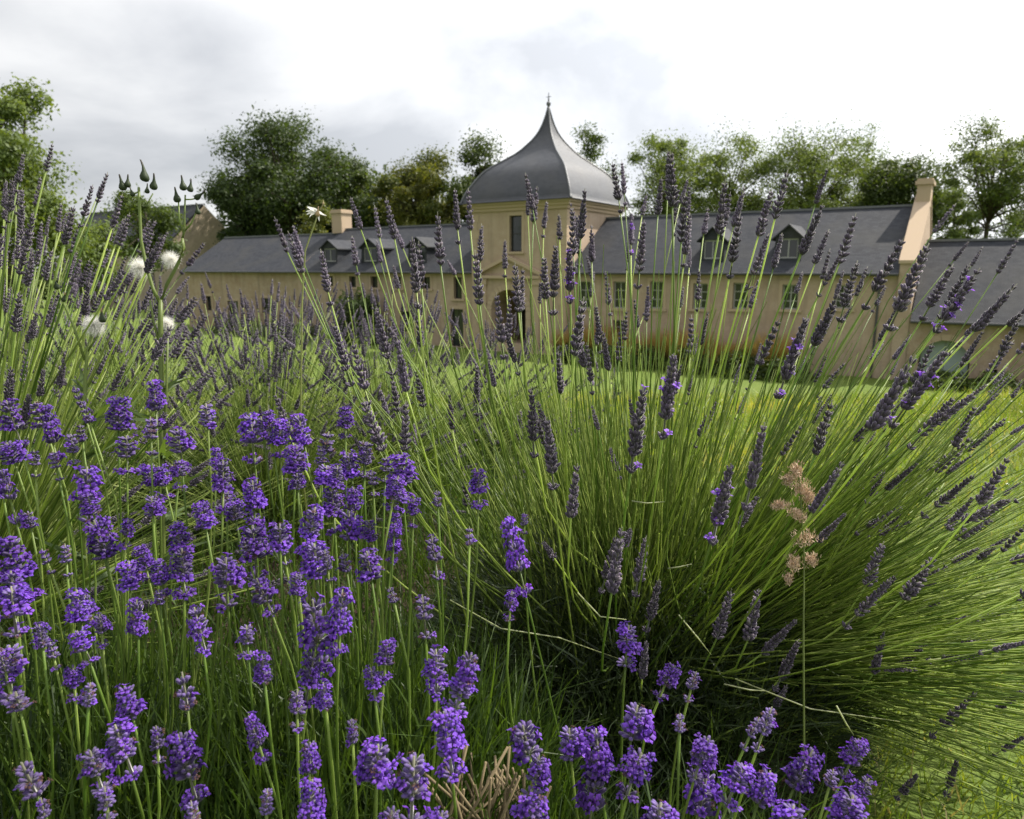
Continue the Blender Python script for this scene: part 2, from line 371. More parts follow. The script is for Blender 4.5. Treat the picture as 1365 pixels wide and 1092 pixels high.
def gable_roof(parent, u0, u1, b0, b1, ze, zr, over=.28, th=.10, end0=0, end1=0):
    mid = (b0 + b1) / 2; sl = (zr - ze) / (mid - b0); m = MB(); ln = math.hypot(mid - b0 + over, (zr - ze) + sl * over)
    for sgn, bb in ((-1, b0), (1, b1)):
        e = bb + sgn * over; z = ze - sl * over
        nseg = max(2, int((u1 - u0) / 2)); 
        for k in range(nseg):
            a, c = u0 + (u1 - u0) * k / nseg, u0 + (u1 - u0) * (k + 1) / nseg
            p = [(a, e, z), (c, e, z), (c, mid, zr), (a, mid, zr)]; uv = [(a, 0), (c, 0), (c, ln), (a, ln)]
            if sgn > 0: p = p[::-1]; uv = uv[::-1]
            m.add(p, [(0, 1, 2, 3)], uv=uv)
            m.add([(a, e, z - th), (c, e, z - th), (c, e, z), (a, e, z)], [(0, 1, 2, 3)], uv=[(a, 0), (c, 0), (c, .1), (a, .1)])
        m.add([(u0, e, z - th), (u1, e, z - th), (u1, mid, zr - th), (u0, mid, zr - th)], [(0, 1, 2, 3)], uv=[(0, 0)] * 4)
        for x in (u0, u1): m.add([(x, e, z), (x, e, z - th), (x, mid, zr - th), (x, mid, zr)], [(0, 1, 2, 3)], uv=[(0, 0)] * 4)
    r = m.build('roof', 'slate', parent)
    t = MB(); k = u0
    while k < u1 - .05:
        k2 = min(k + 1.6, u1); t.box(k + .01, k2 - .01, mid - .14, mid + .14, zr - .06, zr + .035 + .01 * random.random()); k = k2
    t.build('ridge_cap', 'lead', r)
    g = MB(); g.tube([(u0, b0 - over - .05, ze - sl * over - .06), (u1, b0 - over - .05, ze - sl * over - .06)], .065, 8); g.build('gutter', 'metal_dark', r)
    return r
def dormer(parent, uc, w, b0, zsill, zroof, roof_at):
    """small gabled dormer standing on a roof slope; roof_at(z) gives the slope's b at that height"""
    m = MB(); ua, ub = uc - w / 2, uc + w / 2; zt = zsill + .95; zr = zroof
    facade(m, ua, ub, zsill - .25, zt, b0, [(ua + .16, ub - .16, zsill, zt - .08, False)], .2)
    m.quad((ua, b0, zt), (ub, b0, zt), (uc, b0, zr - .08))
    for x in (ua, ub):
        bk = roof_at(zt) + .15; m.quad((x, b0, zsill - .25), (x, roof_at(zsill - .25) + .15, zsill - .25), (x, bk, zt), (x, b0, zt))
    d = m.build('dormer', 'slate', parent)
    c = MB(); bk = roof_at(zr) + .3
    for s in (-1, 1):
        e = uc + s * (w / 2 + .16); ez = zt - .10
        p = [(e, b0 - .16, ez), (uc, b0 - .16, zr), (uc, bk, zr), (e, bk, ez)]; q = [(x, y, z - .07) for x, y, z in p]
        c.add(p + q, [(0, 1, 2, 3), (7, 6, 5, 4), (0, 4, 5, 1), (0, 3, 7, 4)], uv=[(y, x) for x, y, z in p + q])
    c.build('dormer_roof', 'slate', d)
    f = MB(); a, b_ = ua + .16, ub - .16; y = b0 + .08
    f.box(a, a + .05, y, y + .05, zsill, zt - .08); f.box(b_ - .05, b_, y, y + .05, zsill, zt - .08); f.box(uc - .025, uc + .025, y, y + .045, zsill, zt - .08)
    f.box(a + .05, b_ - .05, y + .002, y + .048, zt - .14, zt - .08); f.box(a + .05, b_ - .05, y + .002, y + .048, zsill, zsill + .06)
    f.build('dormer_frame', 'white_paint', d)
    g = MB(); g.box(a, b_, y + .02, y + .028, zsill, zt - .08); g.build('dormer_pane', 'glass', d)
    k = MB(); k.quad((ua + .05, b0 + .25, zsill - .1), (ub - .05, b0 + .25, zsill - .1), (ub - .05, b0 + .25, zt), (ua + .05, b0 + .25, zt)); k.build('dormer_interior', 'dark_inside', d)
    return d
def chimney(parent, u0, u1, b0, b1, z0, z1, m='cut_stone'):
    c = MB(); c.box(u0, u1, b0, b1, z0, z1); o = c.build('chimney', m, parent)
    k = MB(); k.box(u0 - .09, u1 + .09, b0 - .09, b1 + .09, z1 + .002, z1 + .16); k.box(u0 - .03, u1 + .03, b0 - .03, b1 + .03, z1 + .162, z1 + .26); k.build('chimney_cap', m, o)
    return o
def range_block(root, u0, u1, b0, b1, ze, zr, ops, m='plaster'):
    w = MB(); facade(w, u0, u1, -.3, ze, b0, ops); mid = (b0 + b1) / 2
    w.quad((u1, b1, -.3), (u0, b1, -.3), (u0, b1, ze), (u1, b1, ze))
    for x in (u0, u1): w.quad((x, b0, -.3), (x, b1, -.3), (x, b1, ze), (x, mid, zr - .14), (x, b0, ze))
    o = w.build('wall', m, root)
    return o

# --- gatehouse pavilion
gh = empty('gatehouse', OB, BRZ, 'square gatehouse pavilion with tall bell-curved slate roof and arched gateway', 'gatehouse')
PU0, PU1, PB1, ZC = -3.05, 3.0, 6.4, 8.0
w = MB()
ARCH = (-1.75, .55, 0.0, 3.45, True); PW = (-.53, .26, 5.5, 7.4, False)
facade(w, PU0, PU1, -.3, ZC, 0, [ARCH, PW], .6)
w.quad((PU1, 0, -.3), (PU1, PB1, -.3), (PU1, PB1, ZC), (PU1, 0, ZC)); w.quad((PU0, PB1, -.3), (PU0, 0, -.3), (PU0, 0, ZC), (PU0, PB1, ZC))
w.quad((PU1, PB1, -.3), (PU0, PB1, -.3), (PU0, PB1, ZC), (PU1, PB1, ZC))
w.build('wall', 'plaster', gh)
p = MB(); ua, ub = ARCH[0], ARCH[1]; r = (ub - ua) / 2; zsq = ARCH[3] - r; A = arc_pts((ua + ub) / 2, r, zsq)
p.quad((ua, .6, 0), (ua, 5.5, 0), (ua, 5.5, zsq), (ua, .6, zsq)); p.quad((ub, .6, 0), (ub, .6, zsq), (ub, 5.5, zsq), (ub, 5.5, 0))
for k in range(len(A) - 1): p.quad((A[k][0], .6, A[k][1]), (A[k + 1][0], .6, A[k + 1][1]), (A[k + 1][0], 5.5, A[k + 1][1]), (A[k][0], 5.5, A[k][1]))
p.build('gate_passage', 'plaster_old', gh)
d = MB()
for (a, b_) in ((ua + .02, -.605), (-.595, ub - .02)):
    d.box(a, b_, 3.2, 3.28, .02, 3.6)
    for z in (.5, 1.6, 2.6): d.box(a + .05, b_ - .05, 3.16, 3.198, z, z + .14)
d.build('gate_door', 'dark_wood', gh)
sr = MB(); ro = r + .32
nA = 15
for k in range(nA):                                        # voussoirs
    a0, a1 = math.pi * k / nA + .008, math.pi * (k + 1) / nA - .008; cu = (ua + ub) / 2; rr = ro + (.14 if k == nA // 2 else 0)
    v = MB(); q = [(cu + (r + .003) * math.cos(a), zsq + (r + .003) * math.sin(a)) for a in (a0, a1)] + [(cu + rr * math.cos(a), zsq + rr * math.sin(a)) for a in (a1, a0)]
    v.add([(x, -.06, z) for x, z in q] + [(x, .1, z) for x, z in q], [(0, 1, 2, 3)[::-1], (0, 1, 5, 4), (1, 2, 6, 5), (2, 3, 7, 6), (3, 0, 4, 7)]); v.build('voussoir', 'cut_stone', gh)
for s, x0 in ((-1, ua - .32), (1, ub)):
    for k in range(5):
        z0 = zsq * k / 5; v = MB(); v.box(x0 + .003, x0 + .317, -.06, .1, z0 + .008, z0 + zsq / 5 - .008); v.build('jamb_stone', 'cut_stone', gh)
pd = MB(); pl, pr, pb, pt = -2.5, 1.4, 4.22, 5.15; pc = -.55
pd.box(pl - .1, pr + .1, -.24, .05, pb - .16, pb); 
for a, b_ in ((pl - .16, pc), (pr + .16, pc)):
    za = pb + .004
    P4 = [(a, za), (b_, pt - .04), (b_, pt + .16), (a, za + .17)]
    pd.add([(x, -.26, z) for x, z in P4] + [(x, .05, z) for x, z in P4], [(0, 1, 2, 3), (4, 5, 6, 7), (0, 1, 5, 4), (1, 2, 6, 5), (2, 3, 7, 6), (3, 0, 4, 7)])
pd.build('pediment', 'cut_stone', gh)
for x0, x1 in ((pl, pl + .42), (pr - .42, pr)):
    v = MB(); v.box(x0, x1, -.10, .05, 0, 3.72); v.build('pilaster', 'cut_stone', gh); v = MB(); v.box(x0 - .07, x1 + .07, -.16, .05, 3.722, 4.04); v.build('capital', 'cut_stone', gh)
co = MB()
for e, z0, z1 in ((.12, ZC - .34, ZC - .17), (.24, ZC - .168, ZC - .02), (.36, ZC - .018, ZC + .10)): co.box(PU0 - e, PU1 + e, -e, PB1 + e, z0, z1)
co.build('cornice', 'cut_stone', gh)
v = MB(); v.box(PU0 - .03, PU1 + .03, -.05, PB1 + .03, -.25, .45); v.build('plinth', 'cut_stone', gh)
for x0 in (PU0 - .03, PU1 - .45):                          # corner stones, long and short
    for k in range(16):
        z0 = .46 + k * .445; wd = .48 if k % 2 else .36; xa = x0 if x0 < 0 else PU1 + .03 - wd
        v = MB(); v.box(xa, xa + wd, -.028, .2 if k % 2 else .34, z0 + .006, z0 + .437); v.build('quoin', 'cut_stone', gh)
window(gh, PW[0], PW[1], PW[2], PW[3], 0, (1, 2), 'dark_wood', 'cut_stone')
# bell roof: square rings following a concave-convex profile
prof = [(1.045, .0), (1.0, .012), (.985, .05), (.955, .10), (.915, .15), (.862, .21), (.80, .275), (.735, .33), (.66, .375), (.57, .42), (.48, .465), (.39, .51), (.31, .562), (.25, .61), (.195, .655), (.15, .70), (.11, .75), (.075, .81), (.048, .87), (.026, .93), (.013, .97), (.008, 1.0)]
cu, cb = (PU0 + PU1) / 2, PB1 / 2; hu, hb = (PU1 - PU0) / 2 + .42, PB1 / 2 + .42; Hb = 5.35; zb = ZC + .10
rf = MB(); nd = 10; acc = 0
for side in range(4):
    V = []; uvs = []; acc = 0
    for i, (rr, t) in enumerate(prof):
        if i: acc += math.hypot((prof[i][0] - prof[i - 1][0]) * hu, (prof[i][1] - prof[i - 1][1]) * Hb)
        for k in range(nd + 1):
            s = -1 + 2 * k / nd
            x, y = [(s, -1), (1, s), (-s, 1), (-1, -s)][side]
            V.append((cu + x * rr * hu, cb + y * rr * hb, zb + t * Hb)); uvs.append((s * rr * hu + side * 20, acc))
    rf.add(V, [(i * (nd + 1) + k, i * (nd + 1) + k + 1, (i + 1) * (nd + 1) + k + 1, (i + 1) * (nd + 1) + k) for i in range(len(prof) - 1) for k in range(nd)], uv=uvs)
roof = rf.build('roof', 'smooth_slate', gh, smooth=True)
roof.data.polygons.foreach_set('use_smooth', np.ones(len(roof.data.polygons), bool))
hp = MB()
for sx, sy in ((1, -1), (-1, -1), (1, 1), (-1, 1)):
    hp = MB(); hp.tube([(cu + sx * rr * (hu + .01), cb + sy * rr * (hb + .01), zb + t * Hb + .02) for rr, t in prof], [.05] * (len(prof) - 1) + [.03], 6); hp.build('hip_flashing', 'lead', roof, smooth=True)
fi = MB(); zt = zb + Hb
fi.tube([(cu, cb, zt - .5), (cu, cb, zt - .1), (cu, cb, zt + .05), (cu, cb, zt + .12), (cu, cb, zt + .22), (cu, cb, zt + .3), (cu, cb, zt + .75)], [.10, .07, .07, .13, .13, .05, .015], 10)
fi.box(cu - .16, cu + .16, cb - .012, cb + .012, zt + .52, zt + .545)
fi.build('finial', 'lead', roof, smooth=False)

# --- wings either side of the gatehouse
WB0, WB1, ZE, ZR = .4, 9.0, 4.6, 7.42
slope_b = lambda z: WB0 + (z - ZE) * ((WB1 - WB0) / 2) / (ZR - ZE)
rw = empty('long_wing', OB, BRZ, 'long rendered wing ending in a tall stone chimney gable beside the low barn', 'building')
wins = [(3.55, 4.25, 2.55, 3.95), (5.55, 6.25, 2.6, 3.95), (7.55, 8.25, 2.65, 3.98), (9.75, 10.45, 2.7, 3.9), (11.65, 12.35, 2.75, 3.95), (13.85, 14.55, 2.8, 3.9), (16.05, 16.7, 2.9, 3.9)]
gfl = [(5.6, 6.3, .9, 2.0)]
range_block(rw, PU1 + .003, 18.45, WB0, WB1, ZE, ZR, [(*q, False) for q in wins + gfl])
for q in wins: window(rw, *q, WB0, (2, 3))
window(rw, *gfl[0], WB0, (2, 3))
rr_ = gable_roof(rw, PU1 + .01, 18.42, WB0, WB1, ZE, ZR)
for uc in (10.4, 13.85): dormer(rw, uc, 1.15, slope_b(4.95) , 5.05, 6.55, slope_b)
gp_ = MB(); mid = (WB0 + WB1) / 2; ex = .22                 # raised gable wall with coping
G5 = [(WB0 - .12, -.3), (WB1 + .12, -.3), (WB1 + .12, ZE + ex), (mid, ZR + ex + .1), (WB0 - .12, ZE + ex)]
gp_.add([(18.43, y, z) for y, z in G5] + [(18.98, y, z) for y, z in G5], [(0, 4, 3, 2, 1), (5, 6, 7, 8, 9)] + [(i, (i + 1) % 5, (i + 1) % 5 + 5, i + 5) for i in range(5)])
gp_.build('gable_wall', 'plaster', rw)
cp = MB()
for s in (WB0 - .2, WB1 + .2):
    z0, z1 = ZE + ex - .02, ZR + ex + .1
    cp.add([(18.38, s, z0 + .003), (19.03, s, z0 + .003), (19.03, mid, z1 + .003), (18.38, mid, z1 + .003), (18.38, s, z0 + .13), (19.03, s, z0 + .13), (19.03, mid, z1 + .13), (18.38, mid, z1 + .13)],
           [(0, 1, 2, 3), (4, 5, 6, 7), (0, 1, 5, 4), (1, 2, 6, 5), (3, 0, 4, 7)])
cp.build('gable_coping', 'cut_stone', rw)
chimney(rw, 18.45, 19.0, mid - .55, mid + .55, ZR - .1, 8.25)
dp = MB(); dp.tube([(17.75, WB0 - .08, 4.3), (17.75, WB0 - .08, 0)], .05, 8); dp.build('downpipe', 'metal_dark', rw)

lw = empty('dormer_wing', OB, BRZ, 'rendered wing with three dormers between the gatehouse and the stone chimney', 'building')
lwins = [(-15.4, -14.8, 3.45, 4.1), (-13.3, -12.7, 3.4, 4.1), (-11.4, -10.8, 3.4, 4.1), (-9.4, -8.8, 3.4, 4.1), (-7.1, -6.5, 3.4, 4.1), (-4.72, -4.12, 2.85, 4.1)]
ldoor = [(-5.0, -4.05, .02, 2.25), (-12.4, -11.3, .02, 2.1), (-9.0, -7.9, .7, 2.0)]
range_block(lw, -18.3, PU0 - .003, WB0, WB1, ZE, ZR, [(*q, False) for q in lwins + ldoor])
for q in lwins: window(lw, *q, WB0, (2, 2), 'dark_wood')
for q in ldoor: window(lw, *q, WB0, (2, 2), 'dark_wood', sill=False)
gable_roof(lw, -18.2, PU0 - .01, WB0, WB1, ZE, ZR)
for uc in (-15.6, -11.9, -7.9): dormer(lw, uc, 1.45, slope_b(4.95), 5.05, 6.5, slope_b)
chimney(lw, -18.75, -17.75, mid - .5, mid + .5, ZR - .3, 8.5)

fw = empty('outbuilding', OB, BRZ, 'plain rendered outbuilding without dormers between the stone chimney and the stone house', 'building')
range_block(fw, -31.6, -18.306, WB0 + .15, 8.6, ZE - .02, ZR - .3, [(-26.5, -25.2, .02, 2.2, False), (-22.5, -21.7, 1.4, 2.5, False), (-29.2, -28.5, 1.4, 2.5, False)], 'plaster_old')
for q in ((-26.5, -25.2, .02, 2.2), (-22.5, -21.7, 1.4, 2.5), (-29.2, -28.5, 1.4, 2.5)): window(fw, *q, WB0 + .15, (2, 2), 'dark_wood', sill=False)
gable_roof(fw, -31.8, -18.21, WB0 + .15, 8.6, ZE - .02, ZR - .3)

lb = empty('low_barn', OB, BRZ, 'low barn with patched slate roof and arched doorway beside the chimney gable', 'barn')
BAR = (19.45, 21.25, -.05, 1.75, True)
range_block(lb, 18.99, 31, WB0 - .1, 8.2, 2.75, 5.83, [BAR, (23.4, 24.3, .7, 1.7, False), (21.9, 22.2, .25, .7, False)], 'plaster_old')
gable_roof(lb, 19.04, 31.2, WB0 - .1, 8.2, 2.75, 5.83)
dd = MB(); dd.box(19.5, 20.34, WB0 + .2, WB0 + .26, -.02, 1.72); dd.box(20.36, 21.2, WB0 + .2, WB0 + .26, -.02, 1.72); dd.build('barn_door', 'green_door', lb)
window(lb, 23.4, 24.3, .7, 1.7, WB0 - .1, (2, 2), 'dark_wood')
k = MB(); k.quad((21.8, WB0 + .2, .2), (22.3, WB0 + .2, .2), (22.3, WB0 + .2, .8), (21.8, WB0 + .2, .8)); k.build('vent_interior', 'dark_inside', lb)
for i in range(9):                                           # arch stones
    a0, a1 = math.pi * i / 9 + .01, math.pi * (i + 1) / 9 - .01; r0, r1 = .903, 1.15; c0, z0 = 20.35, .85
    q = [(c0 + r0 * math.cos(a0), z0 + r0 * math.sin(a0)), (c0 + r0 * math.cos(a1), z0 + r0 * math.sin(a1)), (c0 + r1 * math.cos(a1), z0 + r1 * math.sin(a1)), (c0 + r1 * math.cos(a0), z0 + r1 * math.sin(a0))]
    v = MB(); y = WB0 - .13; v.add([(x, y, z) for x, z in q] + [(x, y + .1, z) for x, z in q], [(3, 2, 1, 0), (0, 1, 5, 4), (1, 2, 6, 5), (2, 3, 7, 6), (3, 0, 4, 7)]); v.build('voussoir', 'cut_stone', lb)

fh = empty('stone_house', bworld(0, 0), BRZ, 'grey stone house with steep gable behind the far end of the plain outbuilding', 'house')
def F_(x, y, b):
    d = ray(x, y); q = OB + NB * b; s = np.dot(q - CAM, NB) / np.dot(d, NB); v = CAM + d * s - OB; return v @ U, v[2]
ur, zr = F_(272, 272, 17.0)
range_block(fh, ur - 24, ur, 12.5, 21.5, zr - 4.4, zr, [(ur - 8, ur - 7, zr - 7, zr - 5.4, False), (ur - 12.5, ur - 11.5, zr - 7, zr - 5.4, False)], 'rubble')
window(fh, ur - 8, ur - 7, zr - 7, zr - 5.4, 12.5, (2, 2)); window(fh, ur - 12.5, ur - 11.5, zr - 7, zr - 5.4, 12.5, (2, 2))
gable_roof(fh, ur - 24.2, ur - .3, 12.5, 21.5, zr - 4.4, zr)

# ------------------------------------------------------------------ trees
def tree(name, label, px, ptop, pbot, phw, depth, dens, c1, c2, lobes=26, leaf=.2, lobe_r=.34, seed=0, zbase=None, sparse=0.0, group=None, squash=1.0, trunk_r=.3):
    """crown given by its outline in the photo at a real distance; trunk reaches the ground there"""
    global rng
    rng_keep = rng; rng = np.random.default_rng(100 + seed); rs = random.Random(seed)
    ctr = at(px, (ptop + pbot) / 2, depth); hz = (pbot - ptop) / 2 * depth / FPX; hx = phw * depth / FPX; hy = hx * squash
    gz = zbase if zbase is not None else float(ground_z(ctr[0], ctr[1])); base = np.array([ctr[0], ctr[1], gz])
    t = empty(name, base, 0, label, 'tree', group)
    c = ctr - base
    Lc = []
    while len(Lc) < lobes:
        v = rng.normal(size=3); v /= np.linalg.norm(v); v *= rng.random() ** .42
        p_ = c + v * np.array([hx * (1 - .25 * max(0, v[2])), hy * (1 - .25 * max(0, v[2])), hz]) * 1.0
        Lc.append(p_)
    Lc = np.array(Lc); rad = lobe_r * min(hx, hz) * (.35 + 1.0 * rng.random(lobes) ** 1.3)
    tr = MB(); fork = c - np.array([0, 0, hz * .55]); fork[2] = max(fork[2], .3)
    tr.tube([(0, 0, -.2), fork * .5 + np.array([rs.uniform(-.1, .1), 0, 0]), fork, (fork + c) / 2, c + np.array([0, 0, hz * .3])], [trunk_r * 1.3, trunk_r, trunk_r * .75, trunk_r * .5, trunk_r * .18], 8)
    for i, p_ in enumerate(Lc):
        st = fork + (c - fork) * rs.uniform(0, .9); md = (st + p_) / 2 + rng.normal(0, .06 * hx, 3) + np.array([0, 0, .06 * hz])
        tr.tube([st, md, p_, p_ + unit(p_ - st) * rad[i] * .5], [trunk_r * .32, trunk_r * .2, trunk_r * .1, trunk_r * .03], 5)
    for i, p_ in enumerate(Lc):
        for k in range(3):
            e_ = p_ + unit(rng.normal(size=3)) * rad[i] * .9; tr.tube([p_, (p_ + e_) / 2 + rng.normal(0, .05 * rad[i], 3), e_], [trunk_r * .09, trunk_r * .06, trunk_r * .02], 4)
    tr.build('trunk', 'bark', t, smooth=True)
    n = int(dens * 2.9); leaf = leaf * .68; li = rng.integers(0, lobes, n)
    v = unit(rng.normal(size=(n, 3))); rr = (.2 + .8 * rng.random(n) ** .6) * (1 + .2 * rng.normal(size=n))
    P = Lc[li] + v * (rad[li] * rr)[:, None] * np.array([1.15, 1.15, .8])
    if sparse:
        f = np.sin(P[:, 0] * 2.1 / leaf * .2 + 1) + np.sin(P[:, 1] * 1.7 / leaf * .2) + np.sin(P[:, 2] * 2.6 / leaf * .2 + P[:, 0] * .9); k = f > (-1.6 + sparse * 1.8); P, v, li = P[k], v[k], li[k]
    n = len(P); g = rng.random((n, 1)) * .6 + .4 * (li[:, None] * 37 % 10) / 10
    C = np.array(c1) * (1 - g) + np.array(c2) * g
    P = P + rng.normal(size=(n, 3)) * (rad[li] * .16)[:, None]
    V, F, C = diamonds(P, v + rng.normal(size=(n, 3)) * .8 + np.array([0, 0, .5]), leaf * (.6 + .8 * rng.random(n)), C)
    link('crown', newmesh('crown', V, F, C), 'tree_leaf', t)
    rng = rng_keep
    return t
DK1, DK2 = (.020, .036, .012), (.055, .085, .022)
MD1, MD2 = (.035, .060, .014), (.085, .120, .028)
YG1, YG2 = (.065, .075, .014), (.15, .15, .03)
LT1, LT2 = (.060, .092, .022), (.135, .18, .048)
GB = 'trees behind the buildings'
tree('broadleaf_tree', 'light green leafy tree rising behind the tall lavender beside the stone house', -8, 92, 380, 96, 26, 19000, LT1, LT2, 60, .115, .40, 1, trunk_r=.22)
tree('small_tree', 'small round tree in front of the stone house roof', 196, 234, 370, 44, 40, 4600, MD1, MD2, 28, .12, .40, 2, sparse=.2, trunk_r=.12)
tree('leafy_shrub', 'bushy green shrub below the stone house roof', 132, 298, 400, 44, 34, 5200, LT1, LT2, 14, .11, .42, 3, trunk_r=.08)
tree('oak_tree', 'tall dark oak behind the outbuilding roof, tallest in the row', 384, 156, 350, 92, 78, 19000, DK1, DK2, 56, .24, .32, 4, trunk_r=.5)
tree('oak_tree', 'dark broad tree filling in beside the tall oak above the stone house gable', 330, 222, 345, 38, 76, 8500, DK1, DK2, 24, .24, .34, 5, trunk_r=.4)
tree('young_tree', 'small bright yellow-green tree just above the stone chimney of the dormer wing', 418, 252, 330, 26, 64, 2600, LT1, YG2, 10, .16, .45, 6, trunk_r=.12)
tree('hedgerow_tree', 'mid green tree between the tall oak and the golden tree', 478, 218, 345, 56, 82, 9500, DK1, MD2, 36, .24, .36, 7, trunk_r=.3)
tree('golden_tree', 'rounded golden-green tree above the three dormers', 555, 204, 345, 66, 80, 13000, MD1, YG2, 44, .23, .34, 8, trunk_r=.35)
tree('hedgerow_tree', 'dark tree standing between the golden tree and the bell roof', 643, 198, 345, 52, 80, 9000, DK1, MD2, 34, .23, .36, 9, trunk_r=.3)
tree('feathery_tree', 'tree top showing just behind the bell roof, beside its tip', 782, 178, 330, 40, 84, 5200, MD1, MD2, 30, .21, .42, 10, sparse=.15, trunk_r=.28)
tree('feathery_tree', 'feathery open tree nearest the bell roof above the long chimney wing', 886, 176, 340, 64, 74, 9500, LT1, LT2, 60, .18, .36, 11, sparse=.28, trunk_r=.25)
tree('feathery_tree', 'rounded open tree over the first dormer of the long chimney wing', 972, 174, 340, 64, 76, 10500, LT1, LT2, 60, .18, .38, 12, sparse=.22, trunk_r=.26)
tree('feathery_tree', 'wide light green tree over the second dormer of the long chimney wing', 1086, 182, 340, 92, 76, 15000, LT1, LT2, 80, .18, .34, 13, sparse=.2, trunk_r=.3)
tree('birch_tree', 'thin wispy treetop rising out of the wide light green tree', 1152, 172, 310, 34, 88, 2600, LT1, LT2, 34, .15, .40, 14, sparse=.4, trunk_r=.14)
tree('oak_tree', 'dense dark tree directly behind the chimney gable', 1205, 208, 335, 62, 70, 11000, DK1, MD2, 44, .20, .40, 15, trunk_r=.3)
tree('ash_tree', 'open ash tree with bare leaning trunk behind the low barn', 1322, 158, 350, 84, 62, 13000, MD1, LT2, 80, .155, .28, 16, sparse=.4, trunk_r=.24)
tree('leafy_shrub', 'light green sapling between the chimney gable and the ash tree', 1272, 250, 345, 30, 58, 3500, LT1, LT2, 14, .15, .38, 17, trunk_r=.1)
tree('hedge_tree', 'dark hedge tree behind the low barn roof', 1420, 235, 345, 60, 75, 6000, DK1, MD2, 22, .22, .34, 18, trunk_r=.25)

def shrub(label, u, b, r, h, c1, c2, n=2600, leaf=.09, seed=0, name='round_shrub', group=None):
    rg = np.random.default_rng(500 + seed); base = bworld(u, b); t = empty(name, base, 0, label, 'shrub', group)
    v = unit(rg.normal(size=(n, 3))); v[:, 2] = np.abs(v[:, 2]); lump = 1 + .16 * np.sin(v[:, 0] * 7 + seed) * np.sin(v[:, 1] * 6 + 1) + .12 * np.sin(v[:, 2] * 9 + seed)
    P = v * (lump * (.72 + .32 * rg.random(n)))[:, None] * np.array([r, r, h]); g = rg.random((n, 1)); C = np.array(c1) * (1 - g) + np.array(c2) * g
    V, F, C = diamonds(P, v + rg.normal(size=(n, 3)) * .7, leaf * (.6 + .8 * rg.random(n)), C); link('foliage', newmesh('foliage', V, F, C), 'tree_leaf', t)
    m = MB()
    for k in range(7):
        a = k * .9; m.tube([(0, 0, -.1), (.3 * r * math.cos(a), .3 * r * math.sin(a), .4 * h), (.6 * r * math.cos(a), .6 * r * math.sin(a), .7 * h)], [.06, .04, .015], 5)
    m.build('stems', 'bark', t)
    return t
shrub('dark rounded evergreen shrub against the wing wall under the dormers', -11.0, -1.2, 1.6, 3.1, DK1, DK2, 5200, .11, 1)
for i, (u_, r_, h_) in enumerate(((-14.2, 1.0, .9), (-16.6, 1.1, 1.0), (-19.2, 1.2, 1.1), (-8.2, .9, .8), (-21.8, 1.3, 1.0), (-24.5, 1.3, 1.2))):
    shrub('low grey-green border shrub along the foot of the dormer wing and outbuilding', u_, -1.0, r_, h_, (.05, .07, .045), (.12, .14, .10), 1300, .08, 20 + i, 'border_shrub', 'low border shrubs by the dormer wing')
for i, (u_, b_, r_, h_) in enumerate(((4.4, -1.9, 1.0, .95), (6.3, -2.0, 1.2, 1.05), (8.4, -2.0, 1.1, 1.0), (10.6, -2.1, 1.2, 1.05), (12.8, -2.1, 1.1, 1.0), (14.8, -2.2, 1.1, .95))):
    shrub('low dark green shrub in front of the golden grass along the long chimney wing', u_, b_, r_, h_, DK1, MD2, 1700, .07, 40 + i, 'border_shrub', 'low shrubs before the golden grass')
for i, (u_, b_) in enumerate(((20.4, -1.1), (22.2, -1.15), (24.0, -1.1), (25.8, -1.1))):
    shrub('clipped dark green hedge shrub at the foot of the low barn', u_, b_, 1.1, .75, DK1, MD2, 2200, .055, 60 + i, 'hedge_shrub', 'hedge shrubs along the barn')
def grass_clump(u, b, r, h, seed):
    global rng
    keep = rng; rng = np.random.default_rng(700 + seed); n = 1500
    t = empty('ornamental_grass', bworld(u, b), 0, 'tall clump of golden ornamental grass against the long chimney wing', 'grass', 'golden grass clumps along the wing')
    a = rng.random(n) * 6.283; q = r * np.sqrt(rng.random(n)); P = np.stack([q * np.cos(a), q * np.sin(a), np.zeros(n)], -1)
    D = np.stack([.25 * np.cos(a), .25 * np.sin(a), np.ones(n)], -1) + rng.normal(0, .12, (n, 3)); g = rng.random((n, 1))
    V, F, C = blades(P, D, h * (.6 + .5 * rng.random(n)), .035, rng.normal(0, .25, n), 3, np.array([.10, .12, .03]) * (1 - g) + np.array([.18, .15, .05]) * g, np.array([.42, .27, .10]) * (1 - g) + np.array([.34, .24, .10]) * g)
    o = link('grass_blades', newmesh('grass_blades', V, F, C), 'leaf', t); tag(o, kind='stuff'); rng = keep
for i in range(9): grass_clump(3.9 + i * 1.25, -.75 + .15 * math.sin(i * 2.1), .75, 1.55 + .35 * math.sin(i * 1.7), i)

# woods and hedges far behind, too far to tell the trees apart
def wood(name, label, x0, x1, ytop, ybot, depth, n, leaf, c1, c2, seed):
    rg = np.random.default_rng(900 + seed); px_ = x0 + (x1 - x0) * rg.random(n); top = np.interp(px_, np.linspace(x0, x1, 24), ytop + rg.normal(0, 9, 24)) + 5 * np.sin(px_ * .35)
    py = top + (ybot - top) * rg.random(n) ** .8; dd = depth * (1 + .05 * rg.random(n)); P = np.array([at(a, b, c) for a, b, c in zip(px_, py, dd)]); g = rg.random((n, 1))
    V, F, C = diamonds(P, rg.normal(size=(n, 3)) + np.array([0, 0, .5]), leaf * (.6 + .8 * rg.random(n)), np.array(c1) * (1 - g) + np.array(c2) * g)
    tag(link(name, newmesh(name, V, F, C), 'tree_leaf'), label, 'woodland', kind='stuff')
wood('woodland', 'dark mass of woodland behind the dormer wing roofs', 290, 720, 236, 375, 95, 16000, .34, DK1, DK2, 1)
